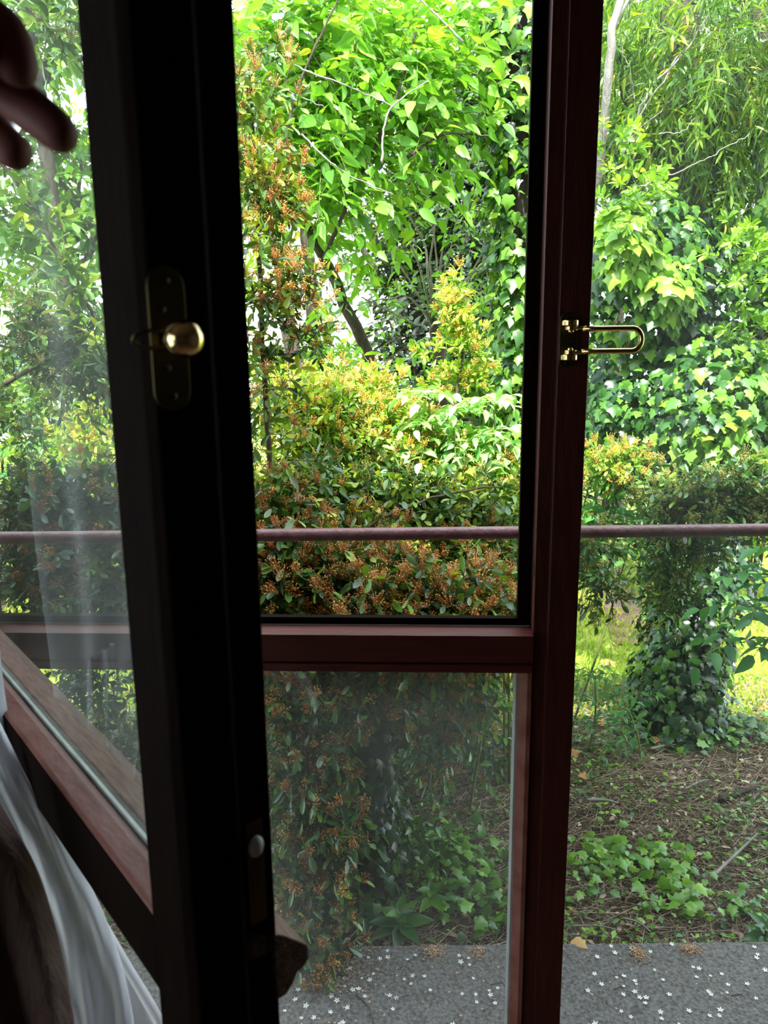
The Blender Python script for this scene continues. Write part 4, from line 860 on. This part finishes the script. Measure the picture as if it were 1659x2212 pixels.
def heap(label, u, v, n, sx, sy):
    d = ray(u, v); k = (SLAB-EYE)/d.z; c = np.array([d.x*k, d.y*k, SLAB]); q = c+rng.normal(0, 1, (n, 3))*np.array([sx, sy, 0]); q[:, 1] = np.minimum(q[:, 1], 1.838); q[:, 2] = SLAB+rng.uniform(.001, .008, n)
    V, T = inst(OCT, q, rng.normal(size=q.shape), rng.normal(size=q.shape), rng.uniform(.0012, .0026, n)); tag(np_mesh('bud_heap', V, T, BUDT, np.repeat(rng.uniform(.3, 1, n), 6)), label, 'dried buds', kind='stuff')
heap('small heap of tan dried buds on the concrete edge, right of the post', 1378, 2062, 260, .010, .014)
heap('wider heap of tan dried buds on the concrete edge farther right of the post', 1490, 2052, 240, .016, .010)
heap('heap of tan dried buds on the concrete edge seen through the lower pane', 935, 2058, 260, .014, .012)
heap('sparse tan dried buds on the concrete edge at the right end of the lower pane', 1035, 2060, 130, .012, .012)
heap('trail of rusty dried buds on the concrete under the hanging spray', 740, 2100, 380, .05, .04)
def stick_on(name, label, a, b, z, r, m, cat='twig', bend=.01):
    def S(u, v):
        d = ray(u, v); k = (z-EYE)/d.z; return Vector((d.x*k, d.y*k, z+r*.8))
    A0, B0 = S(*a), S(*b); mid = (A0+B0)/2+Vector((bend, bend, 0)); P_ = smooth_path([A0, mid, B0], 10)
    mb = MB(); mb.tube(P_, [r*(1-.5*i/10) for i in range(11)], 7); o = mb.build(name, m, smooth=True); tag(o, label, cat); return o
stick_on('fallen_twig', 'reddish brown twig lying on the concrete at the bottom of the lower pane', (810, 2225), (770, 2150), SLAB, .0024, TWIGD)
stick_on('fallen_twig', 'short pale curved twig on the concrete in the middle of the lower pane', (855, 2158), (890, 2152), SLAB, .0016, TWIGP)
stick_on('fallen_twig', 'thin pale twig standing out near the concrete edge, middle of the lower pane', (862, 2105), (868, 2080), SLAB, .0010, TWIGP)
stick_on('fallen_twig', 'thin dark twig on the concrete beside the post at the lower pane', (1060, 2128), (1092, 2132), SLAB, .0012, TWIGD)
stick_on('fallen_twig', 'short dark twig on the concrete just right of the post', (1326, 2138), (1346, 2139), SLAB, .0014, TWIGD)
stick_on('fallen_twig', 'thin pale twig on the concrete right beside the post, near its edge', (1227, 2062), (1238, 2076), SLAB, .0010, TWIGP)
stick_on('fallen_twig', 'thin brown twig on the concrete toward the bottom right corner', (1580, 2152), (1612, 2160), SLAB, .0012, TWIGD)
stick_on('fallen_stick', 'long pale bare stick lying on the litter at the right', (1540, 1895), (1645, 1795), GR+.05, .006, TWIGP, bend=.0)
stick_on('fallen_stick', 'short dark log end on the litter near the right edge', (1555, 1732), (1636, 1706), GR+.03, .014, BARKD, bend=.0)
stick_on('fallen_stick', 'pale stick near the foot of the ivy covered tree', (1405, 1620), (1460, 1611), GR+.03, .007, TWIGP)
stick_on('fallen_stick', 'tan stick lying on the litter close to the right side of the post', (1268, 1731), (1335, 1738), GR+.04, .007, TWIGP)
stick_on('fallen_stick', 'thin curved pale stick on the litter right of centre', (1480, 1706), (1530, 1686), GR+.04, .004, TWIGP, bend=.02)
stick_on('fallen_stick', 'long straight tan stem on the litter just behind the concrete', (1345, 1985), (1405, 2015), GR+.06, .0035, TWIGP)
stick_on('fallen_stick', 'thin brown stick crossing the litter left of the bright ivy patch', (1235, 2002), (1340, 2012), GR+.06, .0028, TWIGP)
def fallen_leaf(label, u, v, size, m, tn, z=None):
    z = GR+.03 if z is None else z; d = ray(u, v); k = (z-EYE)/d.z
    o = leaves('fallen_leaf', LEAF_IVY, np.array([[d.x*k, d.y*k, z]]), np.array([[random.uniform(-1, 1), random.uniform(-1, 1), .1]]), np.array([[.1, -.35, 1]]), size, np.array([tn]), m); tag(o, label, 'leaf')
fallen_leaf('large tan yellow fallen leaf at the concrete edge right beside the post', 1240, 2028, .05, L_DEAD, .8, GR+.09)
fallen_leaf('orange fallen leaf on the litter beside the post, level with the tan stick', 1258, 1680, .05, L_DEAD, .4)
fallen_leaf('tan fallen leaf on the litter beside the post near the lawn edge', 1250, 1628, .06, L_DEAD, .6)
fallen_leaf('tan leaf on the litter left of the ivy covered tree foot', 1308, 1563, .06, L_DEAD, .7)
fallen_leaf('pinkish brown leaf right below the ivy covered tree foot', 1410, 1597, .05, L_DEAD, .5)
fallen_leaf('orange leaf on the sunny lawn at the right edge', 1632, 1524, .07, L_DEAD, .2)
fallen_leaf('orange leaf on the sunny lawn beside the post', 1300, 1432, .08, L_DEAD, .3)
fallen_leaf('yellow leaf on the litter in the lower pane beside the trunk', 880, 1668, .06, L_DEAD, 1.0, GR+.05)
